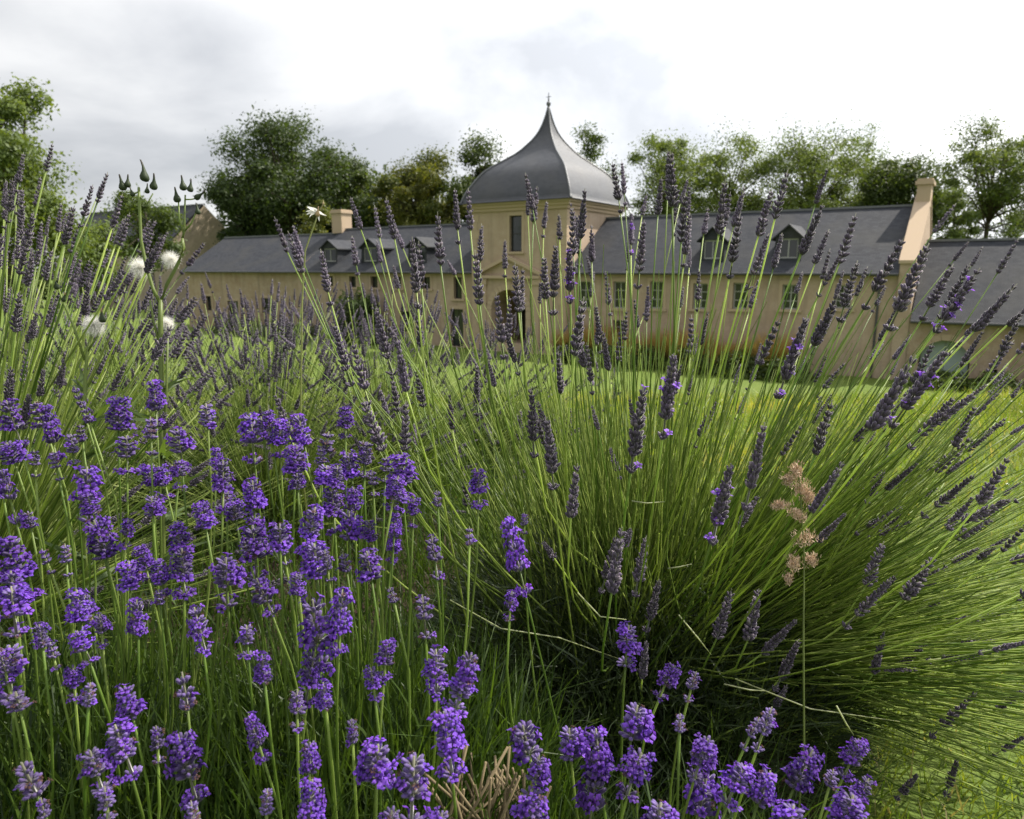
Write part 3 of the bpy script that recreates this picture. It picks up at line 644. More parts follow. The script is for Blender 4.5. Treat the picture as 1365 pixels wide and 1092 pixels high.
wood('hedgerow', 'green hedgerow beyond the stone house', -160, 250, 318, 400, 84, 12000, .24, DK1, MD2, 2)

# ------------------------------------------------------------------ lavender building blocks
def frame_z(d):
    d = unit(np.asarray(d, float)); a = np.cross(d, (0.3, 1, .2)); a = unit(a); return a, np.cross(d, a), d
def bud(mb, p, d, ln, rad, c0, c1, c2, n=5):
    a, b, d = frame_z(d); V = []; C = []
    for t, r in ((0, .42), (.32, 1.0), (.78, .9), (1.0, .5)):
        for k in range(n):
            th = 2 * math.pi * k / n; V.append(p + d * ln * t + (a * math.cos(th) + b * math.sin(th)) * rad * r)
            C.append(c0 if t == 0 else (c1 if t < .7 else c2))
    F = [(i * n + k, i * n + (k + 1) % n, (i + 1) * n + (k + 1) % n, (i + 1) * n + k) for i in range(3) for k in range(n)] + [tuple(3 * n + k for k in range(n))]
    mb.add(V, F, C)
def corolla(mb, p, d, s, c, cd, rs):
    a, b, d = frame_z(d); n = 5; V = []; C = []
    for t, r in ((-.25, .22), (.45, .30)):
        for k in range(n):
            th = 2 * math.pi * k / n; V.append(p + d * s * t + (a * math.cos(th) + b * math.sin(th)) * s * r); C.append(cd)
    F = [(k, (k + 1) % n, n + (k + 1) % n, n + k) for k in range(n)]
    ph = rs.uniform(0, 6.28)
    for k in range(5):
        th = 2 * math.pi * k / 5 + ph + rs.uniform(-.2, .2); big = 1.15 if k < 2 else .85
        o = a * math.cos(th) + b * math.sin(th); q = -a * math.sin(th) + b * math.cos(th)
        lift = rs.uniform(-.15, .35); i = len(V)
        V += [p + d * s * .45 + o * s * .22, p + d * s * (.55 + lift * .5) + o * s * .62 * big + q * s * .36 * big, p + d * s * (.50 + lift) + o * s * 1.0 * big,
              p + d * s * (.55 + lift * .5) + o * s * .62 * big - q * s * .36 * big, p + d * s * (.62 + lift * .6) + o * s * .68 * big]
        C += [cd, c, [min(1, x * 1.15) for x in c], c, c]
        F += [(i, i + 1, i + 4), (i + 1, i + 2, i + 4), (i + 2, i + 3, i + 4), (i + 3, i, i + 4)]
    mb.add(V, F, C)
def vary(rs, c, a=.2):
    k = 1 + rs.uniform(-a, a); return tuple(x * k for x in c)

def dark_spike(seed, length=.07, whorl_low=False, bloom=0.0, dn=8):
    """faded hybrid-lavender spike: stacked whorls of upright calyces, slim and tapering"""
    rs = random.Random(seed); mb = MB(); pm = MB()
    nw = rs.randint(7, 12); opn = rs.uniform(.8, 1.3); gapy = rs.random() < .35; GRN, VIO, TIP = (.11, .11, .075), (.052, .040, .066), (.080, .062, .100)
    zs = [length * (i / nw) ** (1.0 if not gapy else .9) * .93 + rs.uniform(-.0008, .0008) for i in range(nw)]
    if whorl_low: zs = [-.017 - rs.random() * .008] + zs
    mb.tube([(0, 0, zs[0]), (0, 0, length * .97)], [.0011, .0005], 4, GRN)
    for i, z in enumerate(zs):
        t = max(0, z / length); low = z < 0
        sz = (1.0 - .52 * t) * (.8 if low else 1) * (0.86 + .14 * min(1, (i + 1) / 2)); nb = dn if t < .75 else dn - 3
        ph = i * .43 + rs.uniform(-.2, .2)
        for k in range(nb):
            th = ph + 2 * math.pi * k / nb + rs.uniform(-.15, .15); tilt = R(rs.uniform(22, 46)) * opn * (1 - .45 * t)
            if rs.random() < .07: continue
            d = np.array([math.cos(th) * math.sin(tilt), math.sin(th) * math.sin(tilt), math.cos(tilt)]); p0 = np.array([math.cos(th), math.sin(th), 0]) * .0016 * sz + np.array([0, 0, z + rs.uniform(-.001, .001)])
            v = vary(rs, VIO, .3); tp = vary(rs, TIP, .35)
            if rs.random() < .10: tp = (.20, .165, .20)
            ln = .0098 * sz * rs.uniform(.85, 1.15)
            bud(mb, p0, d, ln, .00195 * sz, GRN, v, tp)
            if bloom and rs.random() < bloom * (1.4 if t < .45 else .3):
                corolla(pm, p0 + d * ln, d, .0048, vary(rs, (.26, .12, .58)), (.12, .05, .33), rs)
    return mb, pm
def purple_head(seed, length=.042, bloom=.6, gap=False, width=1.0):
    """English-lavender head in flower: few fat whorls, violet corollas over grey-violet calyces"""
    rs = random.Random(seed); mb = MB(); pm = MB()
    nw = max(3, int(length / .0088)); lop = rs.uniform(0, 6.28); GRN, VIO, TIP = (.15, .15, .10), (.055, .038, .10), (.10, .065, .20)
    zs = [length * .9 * i / nw for i in range(nw)]
    if gap: zs = [-.018 - rs.random() * .01] + zs
    mb.tube([(0, 0, zs[0]), (0, 0, length * .9)], [.0013, .0008], 4, GRN)
    for i, z in enumerate(zs):
        t = max(0, z / length); nb = 9 if t < .5 else (8 if t < .8 else 5); sz = (1.05 - .3 * t) * (.85 if z < 0 else 1)
        ph = i * .3
        for k in range(nb):
            th = ph + 2 * math.pi * k / nb + rs.uniform(-.2, .2); tilt = R(rs.uniform(38, 72)) * (1 - .55 * t ** 2)
            d = np.array([math.cos(th) * math.sin(tilt), math.sin(th) * math.sin(tilt), math.cos(tilt)]); p0 = np.array([math.cos(th), math.sin(th), 0]) * .0022 * width + np.array([0, 0, z + rs.uniform(-.0015, .0015)])
            ln = .0088 * sz * rs.uniform(.8, 1.15) * width
            bud(mb, p0, d, ln, .0019 * sz, GRN, vary(rs, VIO, .25), vary(rs, TIP, .3))
            f = rs.random()
            if f < bloom * (1 + .55 * math.cos(th - lop + i * .7)):
                h = rs.uniform(-.12, .12); c = vary(rs, (.17 + h * .25, .064 + h * .1, .47 + h * .25), .3)
                corolla(pm, p0 + d * ln * .97, d + rng.normal(0, .15, 3), .0056 * sz * rs.uniform(.75, 1.2), c, tuple(x * .4 for x in c), rs)
            elif f > .93:
                corolla(pm, p0 + d * ln * .95, d, .0026, (.12, .06, .05), (.08, .05, .04), rs)
    return mb, pm
def joined(name, mb, pm):
    """calyces + corollas in one mesh with two material slots"""
    nv, nf = len(mb.V), len(mb.F); m = MB(); m.add(mb.V, mb.F, mb.C)
    if pm.V: m.add(pm.V, pm.F, pm.C)
    me = m.mesh(name, smooth=False); me.materials.append(MATS['calyx']); me.materials.append(MATS['petal'])
    mi = np.zeros(len(me.polygons), np.int32); mi[nf:] = 1; me.polygons.foreach_set('material_index', mi)
    sm = np.zeros(len(me.polygons), bool); sm[:nf] = True; me.polygons.foreach_set('use_smooth', sm)
    return me
SP = [joined('flower_spike', *dark_spike(s, .07, s % 3 == 0)) for s in range(14)]
SPB = [joined('flower_spike', *dark_spike(40 + s, .07, True, .06)) for s in range(3)]
SPF = [joined('flower_spike', *dark_spike(60 + s, .07, s % 2 == 0, 0, 6)) for s in range(4)]
HD = [joined('flower_head', *purple_head(s, .036 + .005 * (s % 4), .34 + .12 * (s % 4), s % 3 != 1)) for s in range(12)]
HB = [joined('flower_head', *purple_head(80 + s, .034 + .005 * (s % 3), .10 + .08 * (s % 2), s % 2 == 0, .85)) for s in range(5)]

def curve_pts(p0, p1, d1, n=7, k=.38, sag=0.0):
    """cubic from root p0 leaving upwards-outwards to p1 with end direction d1"""
    p0 = np.asarray(p0, float); p1 = np.asarray(p1, float); ln = np.linalg.norm(p1 - p0); d0 = unit(unit(p1 - p0) + np.array([0, 0, .25 + sag]))
    a = p0 + d0 * ln * k; b = p1 - unit(np.asarray(d1, float)) * ln * k; T = np.linspace(0, 1, n)[:, None]
    return (1 - T) ** 3 * p0 + 3 * (1 - T) ** 2 * T * a + 3 * (1 - T) * T ** 2 * b + T ** 3 * p1
SG1, SG2 = np.array([.085, .145, .020]), np.array([.33, .39, .115])
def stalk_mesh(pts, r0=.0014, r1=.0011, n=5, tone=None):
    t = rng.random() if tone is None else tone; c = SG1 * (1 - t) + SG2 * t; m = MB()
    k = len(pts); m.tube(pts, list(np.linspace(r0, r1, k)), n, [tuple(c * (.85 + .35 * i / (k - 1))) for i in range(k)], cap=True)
    return m.mesh('flower_stalk', True)
def orient(p, d, sx, sz, roll):
    a, b, z = frame_z(d); c, s = math.cos(roll), math.sin(roll); x = a * c + b * s; y = -a * s + b * c
    M = Matrix.Identity(4)
    for i in range(3): M[i][0] = x[i] * sx; M[i][1] = y[i] * sx; M[i][2] = z[i] * sz; M[i][3] = p[i]
    return M
def stalk(root, p0, p1, d1, headmesh, hname, sx, sz, r=.0014, n=5, npt=7, tone=None, sag=0.0, k=.38):
    """one flower stalk (part) carrying its spike or head (sub-part); positions in world space"""
    o = np.array(root.location); pts = curve_pts(p0, p1, d1, npt, k, sag) - o
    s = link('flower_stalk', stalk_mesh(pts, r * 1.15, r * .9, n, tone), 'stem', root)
    link(hname, headmesh, None, s, M=orient(pts[-1], d1, sx, sz, rng.random() * 6.28))
    return s
def foliage(root, n, rx, ry, h, c1, c2, ln=.045, w=.0032, lean=.9, z0=.0, name='foliage', up=.9):
    a = rng.random(n) * 6.283; q = np.sqrt(rng.random(n)); zt = rng.random(n)
    dome = np.sqrt(np.clip(1 - q ** 2 * .85, 0.05, 1)); P = np.stack([q * np.cos(a) * rx, q * np.sin(a) * ry, z0 + zt * dome * h], -1)
    D = np.stack([np.cos(a) * q * lean, np.sin(a) * q * lean, np.full(n, up)], -1) + rng.normal(0, .4, (n, 3)); g = rng.random((n, 1))
    C = np.array(c1) * (1 - g) + np.array(c2) * g
    V, F, C = blades(P, D, ln * (.6 + .8 * rng.random(n)), w, rng.normal(0, .3, n), 3, C, C * 1.15)
    return tag(link(name, newmesh(name, V, F, C), 'leaf', root), kind='stuff')
def stems_mass(root, n, gen, r=.0012, name='bare_stalks'):
    V = []; F = []; C = []; k = 0; m = MB()
    for i in range(n):
        p0, p1, d1 = gen(); t = rng.random(); c = SG1 * (1 - t) + SG2 * t; m.tube(curve_pts(p0, p1, d1, 5) - np.array(root.location), [r * 1.1, r, r, r * .8, r * .5], 3, tuple(c), cap=False)
    return tag(m.build(name, 'stem', root, True), kind='stuff')

# ------------------------------------------------------------------ the big dark lavender bush
SPIKES = """365 287 383 336;383 306 403 363;390 299 402 343;427 330 437 389;469 313 475 354;499 272 506 317;502 319 508 350;514 262 526 319;524 295 537 331;524 352 531 385
549 313 555 389;558 319 562 383;583 280 587 352;606 249 610 306;624 249 627 306;642 296 640 348;633 331 639 405;596 346 607 367;556 400 561 462;502 407 508 460;447 424 451 462
445 430 462 493;470 453 486 519;500 410 517 477;529 450 541 521;520 488 530 548;504 512 517 554;555 488 564 542;544 473 548 504;541 532 540 600;552 563 554 594;482 528 510 600;366 521 385 580
636 484 636 537;599 523 603 572;617 627 622 675;716 247 711 296;729 267 725 304;673 318 673 358;745 284 746 319;780 249 774 317;763 276 764 340;769 285 771 338;789 298 789 349;725 338 727 399
741 322 738 395;758 317 760 388;686 347 691 415;697 356 694 415;679 393 679 450;661 388 669 457;779 393 766 473;800 421 795 459;792 361 788 395;807 360 812 406
816 214 825 267;862 258 856 287;882 234 877 287;893 197 896 276;842 282 841 326;859 291 852 361;901 254 899 300;914 254 908 322;920 282 913 339;967 237 958 313;974 254 967 300;993 247 978 302;987 282 976 350;944 276 938 313
1030 249 1011 315;1051 224 1033 291;1026 309 1004 366;1098 269 1068 339;1043 309 1031 357;1013 370 1000 410;911 381 907 410;872 394 858 421;932 357 930 401;1070 361 1061 392
1106 304 1086 352;1107 330 1096 372;1142 282 1119 350;1207 313 1165 389;1240 321 1197 414;1144 345 1125 409;1157 354 1141 394;1272 350 1239 409;1295 348 1263 407;1308 355 1258 427;1120 389 1085 460;1076 420 1067 462;1363 418 1333 473
899 468 887 558;859 512 844 607;922 418 920 472;1077 418 1046 505;1097 429 1081 473;988 484 980 514;958 532 932 582;995 525 985 552;1020 560 1000 650;975 615 955 700;1095 525 1086 565
1245 455 1217 512;1265 463 1205 545;1223 470 1162 573;1353 452 1318 496;1344 483 1326 514;1351 496 1320 533;1296 461 1280 492;1110 531 1087 606;1097 533 1086 564;1126 613 1083 683;1151 610 1129 659;1185 584 1178 621;1274 527 1228 580;1302 538 1272 595;1285 593 1274 619;1347 606 1305 672;1368 586 1346 602;1300 660 1262 705;1363 505 1349 531;1186 641 1177 659
1179 720 1155 780;1197 764 1160 806;1249 738 1205 798;1308 729 1270 750;1372 695 1336 735;1190 770 1142 820;1180 840 1165 897;1237 857 1199 889;1305 920 1256 968;1372 915 1328 946;1372 978 1336 1000;1225 1031 1202 1057;1276 1011 1265 1048
830 700 815 790;822 712 806 772;862 712 850 775;880 770 866 825;976 783 956 850;1012 783 997 853;1064 824 1017 871;1067 850 1041 903;862 853 856 903;1050 912 1032 944
744 466 747 525;708 513 711 587;694 545 692 587;729 554 736 630;760 540 758 584;770 616 761 690"""
SPIKES = [tuple(map(float, s.split())) for l_ in SPIKES.split('\n') for s in l_.split(';')]
core = onz(842, 850, .16)
BIG = empty('lavender_bush', (core[0], core[1], 0), 0, 'large fan-shaped lavender bush with dark faded spikes in front of the gatehouse', 'lavender')
BLOOMY = {(758, 317), (842, 282), (899, 468), (859, 512), (1077, 418), (1308, 355), (1265, 463), (975, 615)}
FW = np.array([0, math.cos(PITCH), -math.sin(PITCH)])
nbig = 0
def root_for(P, spread=.27):
    v = (P - core)[:2]; q = np.linalg.norm(v) + 1e-9; v = v / q * min(spread, q * .55) * rng.uniform(.35, 1.05) + rng.normal(0, .045, 2)
    if v[1] < 0: v[1] *= .5
    return np.array([core[0] + v[0], core[1] + v[1], .06 + .1 * rng.random()])
for (tx, ty, bx_, by_) in SPIKES:
    Lp = math.hypot(tx - bx_, ty - by_); fs = {True: 1.0}.get(True)
    d = float(np.clip(950 * .068 / max(Lp, 1), .70, 1.62)); low = by_ > 690
    if low: d = min(d, .98)
    d *= 1 + rng.normal(0, .02); P = at(bx_, by_, d); dirn = unit(P - (core - np.array([0, 0, .05])))
    T = at(tx, ty, d + .068 * float(np.dot(dirn, FW)) * .6); dv = T - P; ln = np.linalg.norm(dv)
    me = SPB[nbig % 3] if (tx, ty) in BLOOMY else SP[int(rng.integers(0, 14))]
    th = max(.75, min(1.35, ln / .07)) * rng.uniform(.9, 1.15)
    stalk(BIG, root_for(P), P, dv, me, 'flower_spike', th * (1.0 if ln > .045 else .8), ln / .07, r=.00125, tone=rng.random() ** 1.3); nbig += 1
def big_dir():
    while True:
        az = rng.random() * 6.283; el = R(rng.uniform(14, 84)); ln = rng.uniform(.5, .86)
        if rng.random() < .40: az = rng.uniform(-.9, .6); el = R(rng.uniform(13, 52)); ln = rng.uniform(.55, .95)
        if math.sin(az) < -.2: ln *= .82
        dv = np.array([math.cos(az) * math.cos(el), math.sin(az) * math.cos(el), math.sin(el)]); P = core + dv * ln
        x, y, w_ = proj(P)
        if w_ < .66 or np.linalg.norm(P - CAM) < .7 or P[2] < .08: continue
        if x < 640 and y > 470: continue                  # the flowering plants stand there
        if y > 760 and x < 1110: continue
        if x < 380 or y < 235 + abs(x - 900) * .16: continue
        return P, unit(dv + np.array([0, 0, .22]) + rng.normal(0, .13, 3))
while nbig < 298:
    P, dv = big_dir(); s_ = rng.uniform(.6, 1.0)
    stalk(BIG, root_for(P), P, dv, SP[int(rng.integers(0, 14))], 'flower_spike', s_ * rng.uniform(.8, 1.0), s_, r=.0011, tone=rng.random() ** 1.3); nbig += 1
def gen_bare():
    P, dv = big_dir(); P = core + (P - core) * rng.uniform(.55, .95); return root_for(P, .30), P, dv
stems_mass(BIG, 1900, gen_bare, .0013)
def gen_low():
    az = rng.uniform(-.85, .35); el = R(rng.uniform(-2, 24)); ln = rng.uniform(.5, .95); dv = np.array([math.cos(az) * math.cos(el), math.sin(az) * math.cos(el), math.sin(el)])
    P = core + dv * ln; P[2] = max(P[2], .05); return root_for(P, .34), P, unit(dv + np.array([0, 0, .1]) + rng.normal(0, .14, 3))
stems_mass(BIG, 520, gen_low, .0012, 'arching_stalks')
foliage(BIG, 17000, .38, .35, .36, (.016, .026, .011), (.055, .08, .036), .055, .0036, 1.0, .0)
# pale dry bent stems caught in the bush
for pts in ([(600, 800, .95), (668, 838, .93), (745, 850, .95), (830, 880, 1.0)], [(770, 790, .85), (800, 822, .84), (835, 826, .84)], [(905, 820, .86), (930, 850, .84), (948, 873, .84)],
            [(965, 912, .82), (1000, 920, .82), (1020, 921, .82)], [(1115, 941, .8), (1128, 965, .8), (1138, 980, .8)], [(842, 668, .82), (862, 671, .82), (886, 669, .82)], [(890, 758, .86), (905, 756, .86), (922, 752, .86)], [(980, 905, .9), (1080, 945, .86), (1200, 962, .9)]):
    m = MB(); P_ = [at(*q) - np.array(BIG.location) for q in pts]; m.tube(P_, [.0009] * (len(P_) - 1) + [.0004], 5, (.34, .36, .22)); m.build('dry_stem', 'stem', BIG, True)

# ------------------------------------------------------------------ other dark lavender bushes
STV = []
for i in range(10):
    b = rng.uniform(-.12, .12); pts = [(b * t * t, .3 * b * t, t) for t in np.linspace(0, 1, 6)]
    m = MB(); c = SG1 * (1 - i / 9) + SG2 * (i / 9); m.tube(pts, [.0026, .0024, .0022, .002, .0018, .0016], 4, tuple(c)); STV.append((m.mesh('flower_stalk', True), b))
    STV[-1][0].materials.append(MATS['stem'])
def far_bush(x, y, n, rad, label, zc=.12, elmin=14, spread=.12, sp=(.75, 1.05), meshes=SPF, group=None, accept=None, fol=1500, bare=60, thick=1.0, flat=0.0):
    gz = float(ground_z(x, y)); t = empty('lavender_bush', (x, y, gz), 0, label, 'lavender', group); k = 0; tries = 0
    while k < n and tries < n * 60:
        tries += 1
        az = rng.random() * 6.283; el = R(rng.uniform(elmin, 86)); ln = rad * rng.uniform(.72, 1.08) * (1 - flat * math.sin(el)); d = np.array([math.cos(az) * math.cos(el), math.sin(az) * math.cos(el), math.sin(el)])
        q = np.array([d[0] * spread * rng.random(), d[1] * spread * rng.random(), zc * rng.random()])
        tip = q + d * ln + np.array([x, y, gz]); pxx = proj(tip)
        if accept and not accept(pxx, tip): continue
        sm, b = STV[int(rng.integers(0, 10))]; M = orient(q, d, ln * thick, ln, rng.random() * 6.28)
        s = link('flower_stalk', sm, None, t, M=M); m_ = meshes[int(rng.integers(0, len(meshes)))]
        # spike matrix relative to the scaled stalk: put it at the stalk's tip, undo the stalk's scale
        f = rng.uniform(*sp); dd = unit(np.array([2 * b, .3 * b, 1.0])); Ms = orient((b, .3 * b, 1.0), dd, f / ln, f / ln, rng.random() * 6.28); link('flower_spike', m_, None, s, M=Ms); k += 1
    foliage(t, fol, rad * .36, rad * .36, .25, (.03, .045, .018), (.09, .12, .05), .06, .004, 1.0)
    def gen():
        az = rng.random() * 6.283; el = R(rng.uniform(elmin, 86)); d = np.array([math.cos(az) * math.cos(el), math.sin(az) * math.cos(el), math.sin(el)]); p = np.array([x, y, gz + .05])
        return p + d * .05, p + d * rad * rng.uniform(.5, .9), d
    stems_mass(t, bare, gen, .0013)
    return t
def ok_left(p, tip):
    x, y, w_ = p; return x > -50 and np.linalg.norm(tip - CAM) > .85 and w_ > .7 and not (x > 210 + .25 * (y - 300)) and (y > 190 + max(0, x - 60) * .9 or x < 110 and y > 172)
far_bush(-1.10, 1.30, 290, .86, 'tall dark lavender bush leaning in beside the sow thistle', .16, 8, .16, (.7, .95), SP[:5] , accept=ok_left, fol=2500, bare=650)
NB_ = 'far dark lavender bushes in the bed'
def cap(ymin): return lambda p, tip: p[1] > ymin and p[2] > 1.2
for (x, y, n, rad, lab, ym) in ((-1.12, 2.15, 120, .62, 'dark lavender bush growing just behind the sow thistle stems', 345),
                           (-.72, 2.0, 130, .60, 'dark lavender bush filling the bed between sow thistle and dark round shrub', 365),
                           (-.42, 2.35, 120, .60, 'dark lavender bush in the bed below the dormer wing windows', 385),
                           (-1.55, 2.6, 110, .66, 'dark lavender bush in front of the bushy green shrub', 335),
                           (-1.0, 2.9, 110, .62, 'dark lavender bush at the back of the bed facing the outbuilding', 370),
                           (-.08, 2.75, 80, .50, 'sparse dark lavender bush at the back of the bed below the gateway', 430)):
    far_bush(x, y, int(n * 2.2), rad, lab, .12, 16, .14, (.7, .98), SPF, accept=cap(ym), fol=1300, bare=260)

# ------------------------------------------------------------------ purple lavender in flower
HEADS = """16 550 32 45 p;52 545 38 44 b;69 565 26 50 p;18 603 36 25 p;105 520 18 40 b;114 545 16 36 b;98 588 26 30 b;119 638 38 55 p;122 673 28 25 p;160 550 36 45 p;170 588 34 40 p;202 565 28 38 b;208 527 26 40 p;239 580 34 44 p
202 630 28 34 p;217 630 22 34 p;240 624 24 20 p;278 547 50 40 b;299 630 30 46 p;305 656 25 30 b;314 682 28 20 p;337 565 44 50 p;340 654 30 42 p;396 609 34 40 p;205 668 28 36 p;138 715 50 54 p;22 744 44 60 p;18 782 40 44 p
176 761 36 40 p;271 685 28 36 p;240 715 30 40 p;305 750 42 56 p;340 715 44 56 p;375 709 34 45 p;246 750 34 45 p;193 745 22 24 p;349 779 36 44 p;9 635 24 60 p;59 735 20 30 b;403 570 30 46 p;359 556 20 30 p;394 607 30 45 p;397 636 24 30 p
438 581 40 40 b;461 556 22 28 p;467 614 28 44 p;435 627 32 36 p;497 631 22 30 b;534 625 44 40 p;528 655 34 20 p;552 673 18 28 p;444 666 32 40 p;473 660 26 40 p;638 640 26 34 p;583 658 20 34 b;467 690 34 56 p;418 695 34 44 p;422 742 44 50 p
459 742 28 40 b;492 748 40 50 p;423 815 50 84 p;456 812 32 60 p;577 718 34 55 b;564 800 38 50 b;526 721 20 26 p;626 707 18 38 b;684 724 30 70 p;699 686 18 26 b;582 877 38 50 p;626 877 36 60 p;617 912 44 28 p;681 800 16 22 p
596 973 48 64 p;699 973 50 64 p;759 979 42 60 p;717 1014 34 50 p;505 1008 58 62 p;552 1020 58 80 p;418 883 36 60 p;398 923 36 50 b;434 929 20 28 p;415 1000 30 56 p;415 1067 40 60 p;708 1064 50 50 p;470 967 26 44 b;793 1029 44 96 p;588 1094 34 40 p
523 1088 36 40 p;19 795 44 50 p;15 871 48 60 p;107 806 34 44 p;110 853 32 26 p;186 818 28 56 p;25 930 46 30 b;122 918 28 44 b;173 927 38 56 p;164 980 44 56 p;126 1006 40 50 p;246 906 40 75 b;212 970 30 50 b;249 997 44 75 p;42 1018 52 80 b
58 1072 26 34 b;264 822 32 50 p;330 839 28 34 p;341 968 24 50 p;143 1056 36 34 b;357 1064 18 40 b;258 1084 30 30 b;836 845 34 40 p;894 892 28 40 p;925 897 26 40 b;847 950 54 64 p;850 1012 44 50 p;906 962 22 26 b;937 994 40 44 p;935 1044 66 80 p
988 1032 40 40 p;1020 1040 40 60 p;1023 950 34 50 b;1069 1018 40 60 p;1139 997 30 40 p;1151 1047 28 30 p;1132 1076 50 40 p;1055 1085 50 44 p;1108 1032 30 30 b;797 1000 40 60 p;880 1080 50 50 p;1006 965 22 30 b"""
HEADS = [s.split() for l_ in HEADS.split('\n') for s in l_.split(';')]
PLA = {}
for key, loc, lab in (('a', (-.50, .62, 0), 'purple flowering lavender growing in front of the sow thistle and its white seed heads'),
                      ('b', (-.17, .66, 0), 'purple flowering lavender with brown cut stubs between the sow thistle and the big bush'),
                      ('c', (.14, .62, 0), 'low purple flowering lavender at the foot of the big dark bush')):
    PLA[key] = empty('lavender_plant', loc, 0, lab, 'lavender')
def hd_depth(y): return float(np.interp(y, [520, 640, 800, 950, 1092], [.86, .77, .65, .56, .50]))
def add_head(x, y, w, h, kind):
    key = 'a' if x < 300 else ('b' if x < 650 else 'c'); d = hd_depth(y) * (1 + rng.normal(0, .03))
    if key == 'c': d *= 1.12
    root = PLA[key]; rl = np.array(root.location); lean = rng.normal(0, .12) + (x - 380) / 380 * .10
    lnr = h * d / FPX; wr = w * d / FPX; P = at(x - lean * h * .5, y + h * .5, d); dv = unit(np.array([lean, rng.normal(0, .08), 1.0]))
    me = HD[int(rng.integers(0, 12))] if kind == 'p' else HB[int(rng.integers(0, 5))]
    sx = np.clip(wr / .0272, .55, 1.15); sz = np.clip(lnr / .046, .5, 1.4)
    p0 = np.array([rl[0] + (P[0] - rl[0]) * .62 + rng.normal(0, .02), rl[1] + (P[1] - rl[1]) * .6 + rng.normal(0, .03), .05])
    stalk(root, p0, P, dv, me, 'flower_head', sx, sz, r=.00118, n=6, npt=8, tone=.5 * rng.random())
for x, y, w_, h_, k_ in HEADS: add_head(float(x), float(y), float(w_), float(h_), k_)
for i in range(34):                                        # smaller heads between
    x = rng.uniform(-20, 560); y = rng.uniform(560, 900); add_head(x, y, rng.uniform(18, 28), rng.uniform(22, 36), 'p' if rng.random() < .55 else 'b')
GL1, GL2 = (.013, .030, .007), (.062, .105, .017)
foliage(PLA['a'], 11000, .32, .34, .34, GL1, GL2, .10, .0034, .3, .02, up=1.4)
foliage(PLA['b'], 10000, .26, .32, .33, GL1, GL2, .10, .0034, .3, .02, up=1.4)
foliage(PLA['c'], 2600, .30, .16, .22, (.020, .035, .014), (.06, .10, .03), .055, .0030, .5, .02, up=1.1)
m = MB()
for i in range(46):
    p = at(rng.uniform(590, 720), rng.uniform(1062, 1100), .66 + rng.normal(0, .03)) - np.array(PLA['b'].location); l_ = rng.uniform(.03, .055); d = unit(np.array([rng.normal(.1, .35), rng.normal(0, .3), 1.0]))
    c = np.array([.20, .155, .09]) * rng.uniform(.5, 1.3); m.tube([p - d * .12, p, p + d * l_], [.0016, .0014, .0012], 5, tuple(c))
tag(m.build('cut_stubs', 'straw', PLA['b'], True), kind='stuff')

n = 17000; x = rng.uniform(-2.0, .35, n); y = .75 + 2.4 * rng.random(n) ** 1.5; P = np.stack([x, y, ground_z(x, y) + .03], -1); g = rng.random((n, 1))
V, F, C = blades(P, np.stack([rng.normal(0, .4, n), rng.normal(0, .4, n), np.ones(n)], -1), .10 + .16 * rng.random(n), .0042, rng.normal(0, .3, n), 3, np.array(GL1) * (1 - g) + np.array(GL2) * g)
tag(link('bed_grass', newmesh('bed_grass', V, F, C), 'leaf'), 'long green grass growing up between the lavender plants', 'grass', kind='stuff')

# ------------------------------------------------------------------ sow thistle and other weeds
def flask(mb, p, d, s, c=(.030, .045, .018), tip=(.035, .028, .02), lean=0.0):
    a, b, d = frame_z(d); n = 8; V = []; C = []
    s = s * 1.02; prof_ = ((0, .10), (.06, .20), (.20, .245), (.34, .20), (.50, .115), (.68, .07), (.88, .055), (1.0, .04))
    for t, r in prof_:
        for k in range(n):
            th = 2 * math.pi * k / n; rr = r * (1 + .12 * (k % 2)); V.append(p + d * s * t + a * lean * s * t * t + (a * math.cos(th) + b * math.sin(th)) * s * rr * .9); C.append(c if t < .7 else tip)
    mb.add(V, [(i * n + k, i * n + (k + 1) % n, (i + 1) * n + (k + 1) % n, (i + 1) * n + k) for i in range(len(prof_) - 1) for k in range(n)] + [tuple((len(prof_) - 1) * n + k for k in range(n))], C)
def puff(root, p, r, n=420):
    n2 = n * 4; v = unit(rng.normal(size=(n2, 3))); P = np.repeat(np.asarray(p)[None], n2, 0) - np.array(root.location)
    V, F, C = blades(P + v * r * .15, v + rng.normal(0, .15, (n2, 3)), r * (.55 + .5 * rng.random(n2)), r * .022, rng.normal(0, .2, n2), 2, np.full((n2, 3), .8)); V = np.array(V)
    return link('seed_head', newmesh('seed_head', V, F, C), 'fluff', root)
TH = empty('sow_thistle', tuple(at(216, 900, 1.12)[:2]) + (0,), 0, 'tall sow thistle with pointed green seed pods and white fluffy heads', 'weed')
THO = np.array(TH.location); DT = 1.02
def q3(x, y, dd=0): return at(x, y, DT + dd) - THO
SC = (.17, .22, .06)
def stem(root, pts, r0, r1, c=SC): m = MB(); m.tube(pts, list(np.linspace(r0, r1, len(pts))), 6, c); return m.build('stem', 'stem', root, True)
stem(TH, [np.array([0, 0, .0]), q3(217, 760), q3(216, 560), q3(214, 430), q3(214, 400)], .0042, .0032)
stem(TH, [q3(214, 405), q3(204, 385), q3(195, 355), q3(188, 320), q3(186, 275), q3(185, 250)], .0026, .0018)
stem(TH, [q3(214, 405), q3(222, 380), q3(238, 350), q3(245, 330), q3(243, 318)], .0028, .002)
stem(TH, [q3(243, 318), q3(246, 308), q3(246, 285), q3(247, 260)], .0016, .0011); stem(TH, [q3(245, 312), q3(239, 292), q3(238, 268)], .0014, .001); stem(TH, [q3(246, 308), q3(255, 298), q3(262, 282)], .0014, .001)
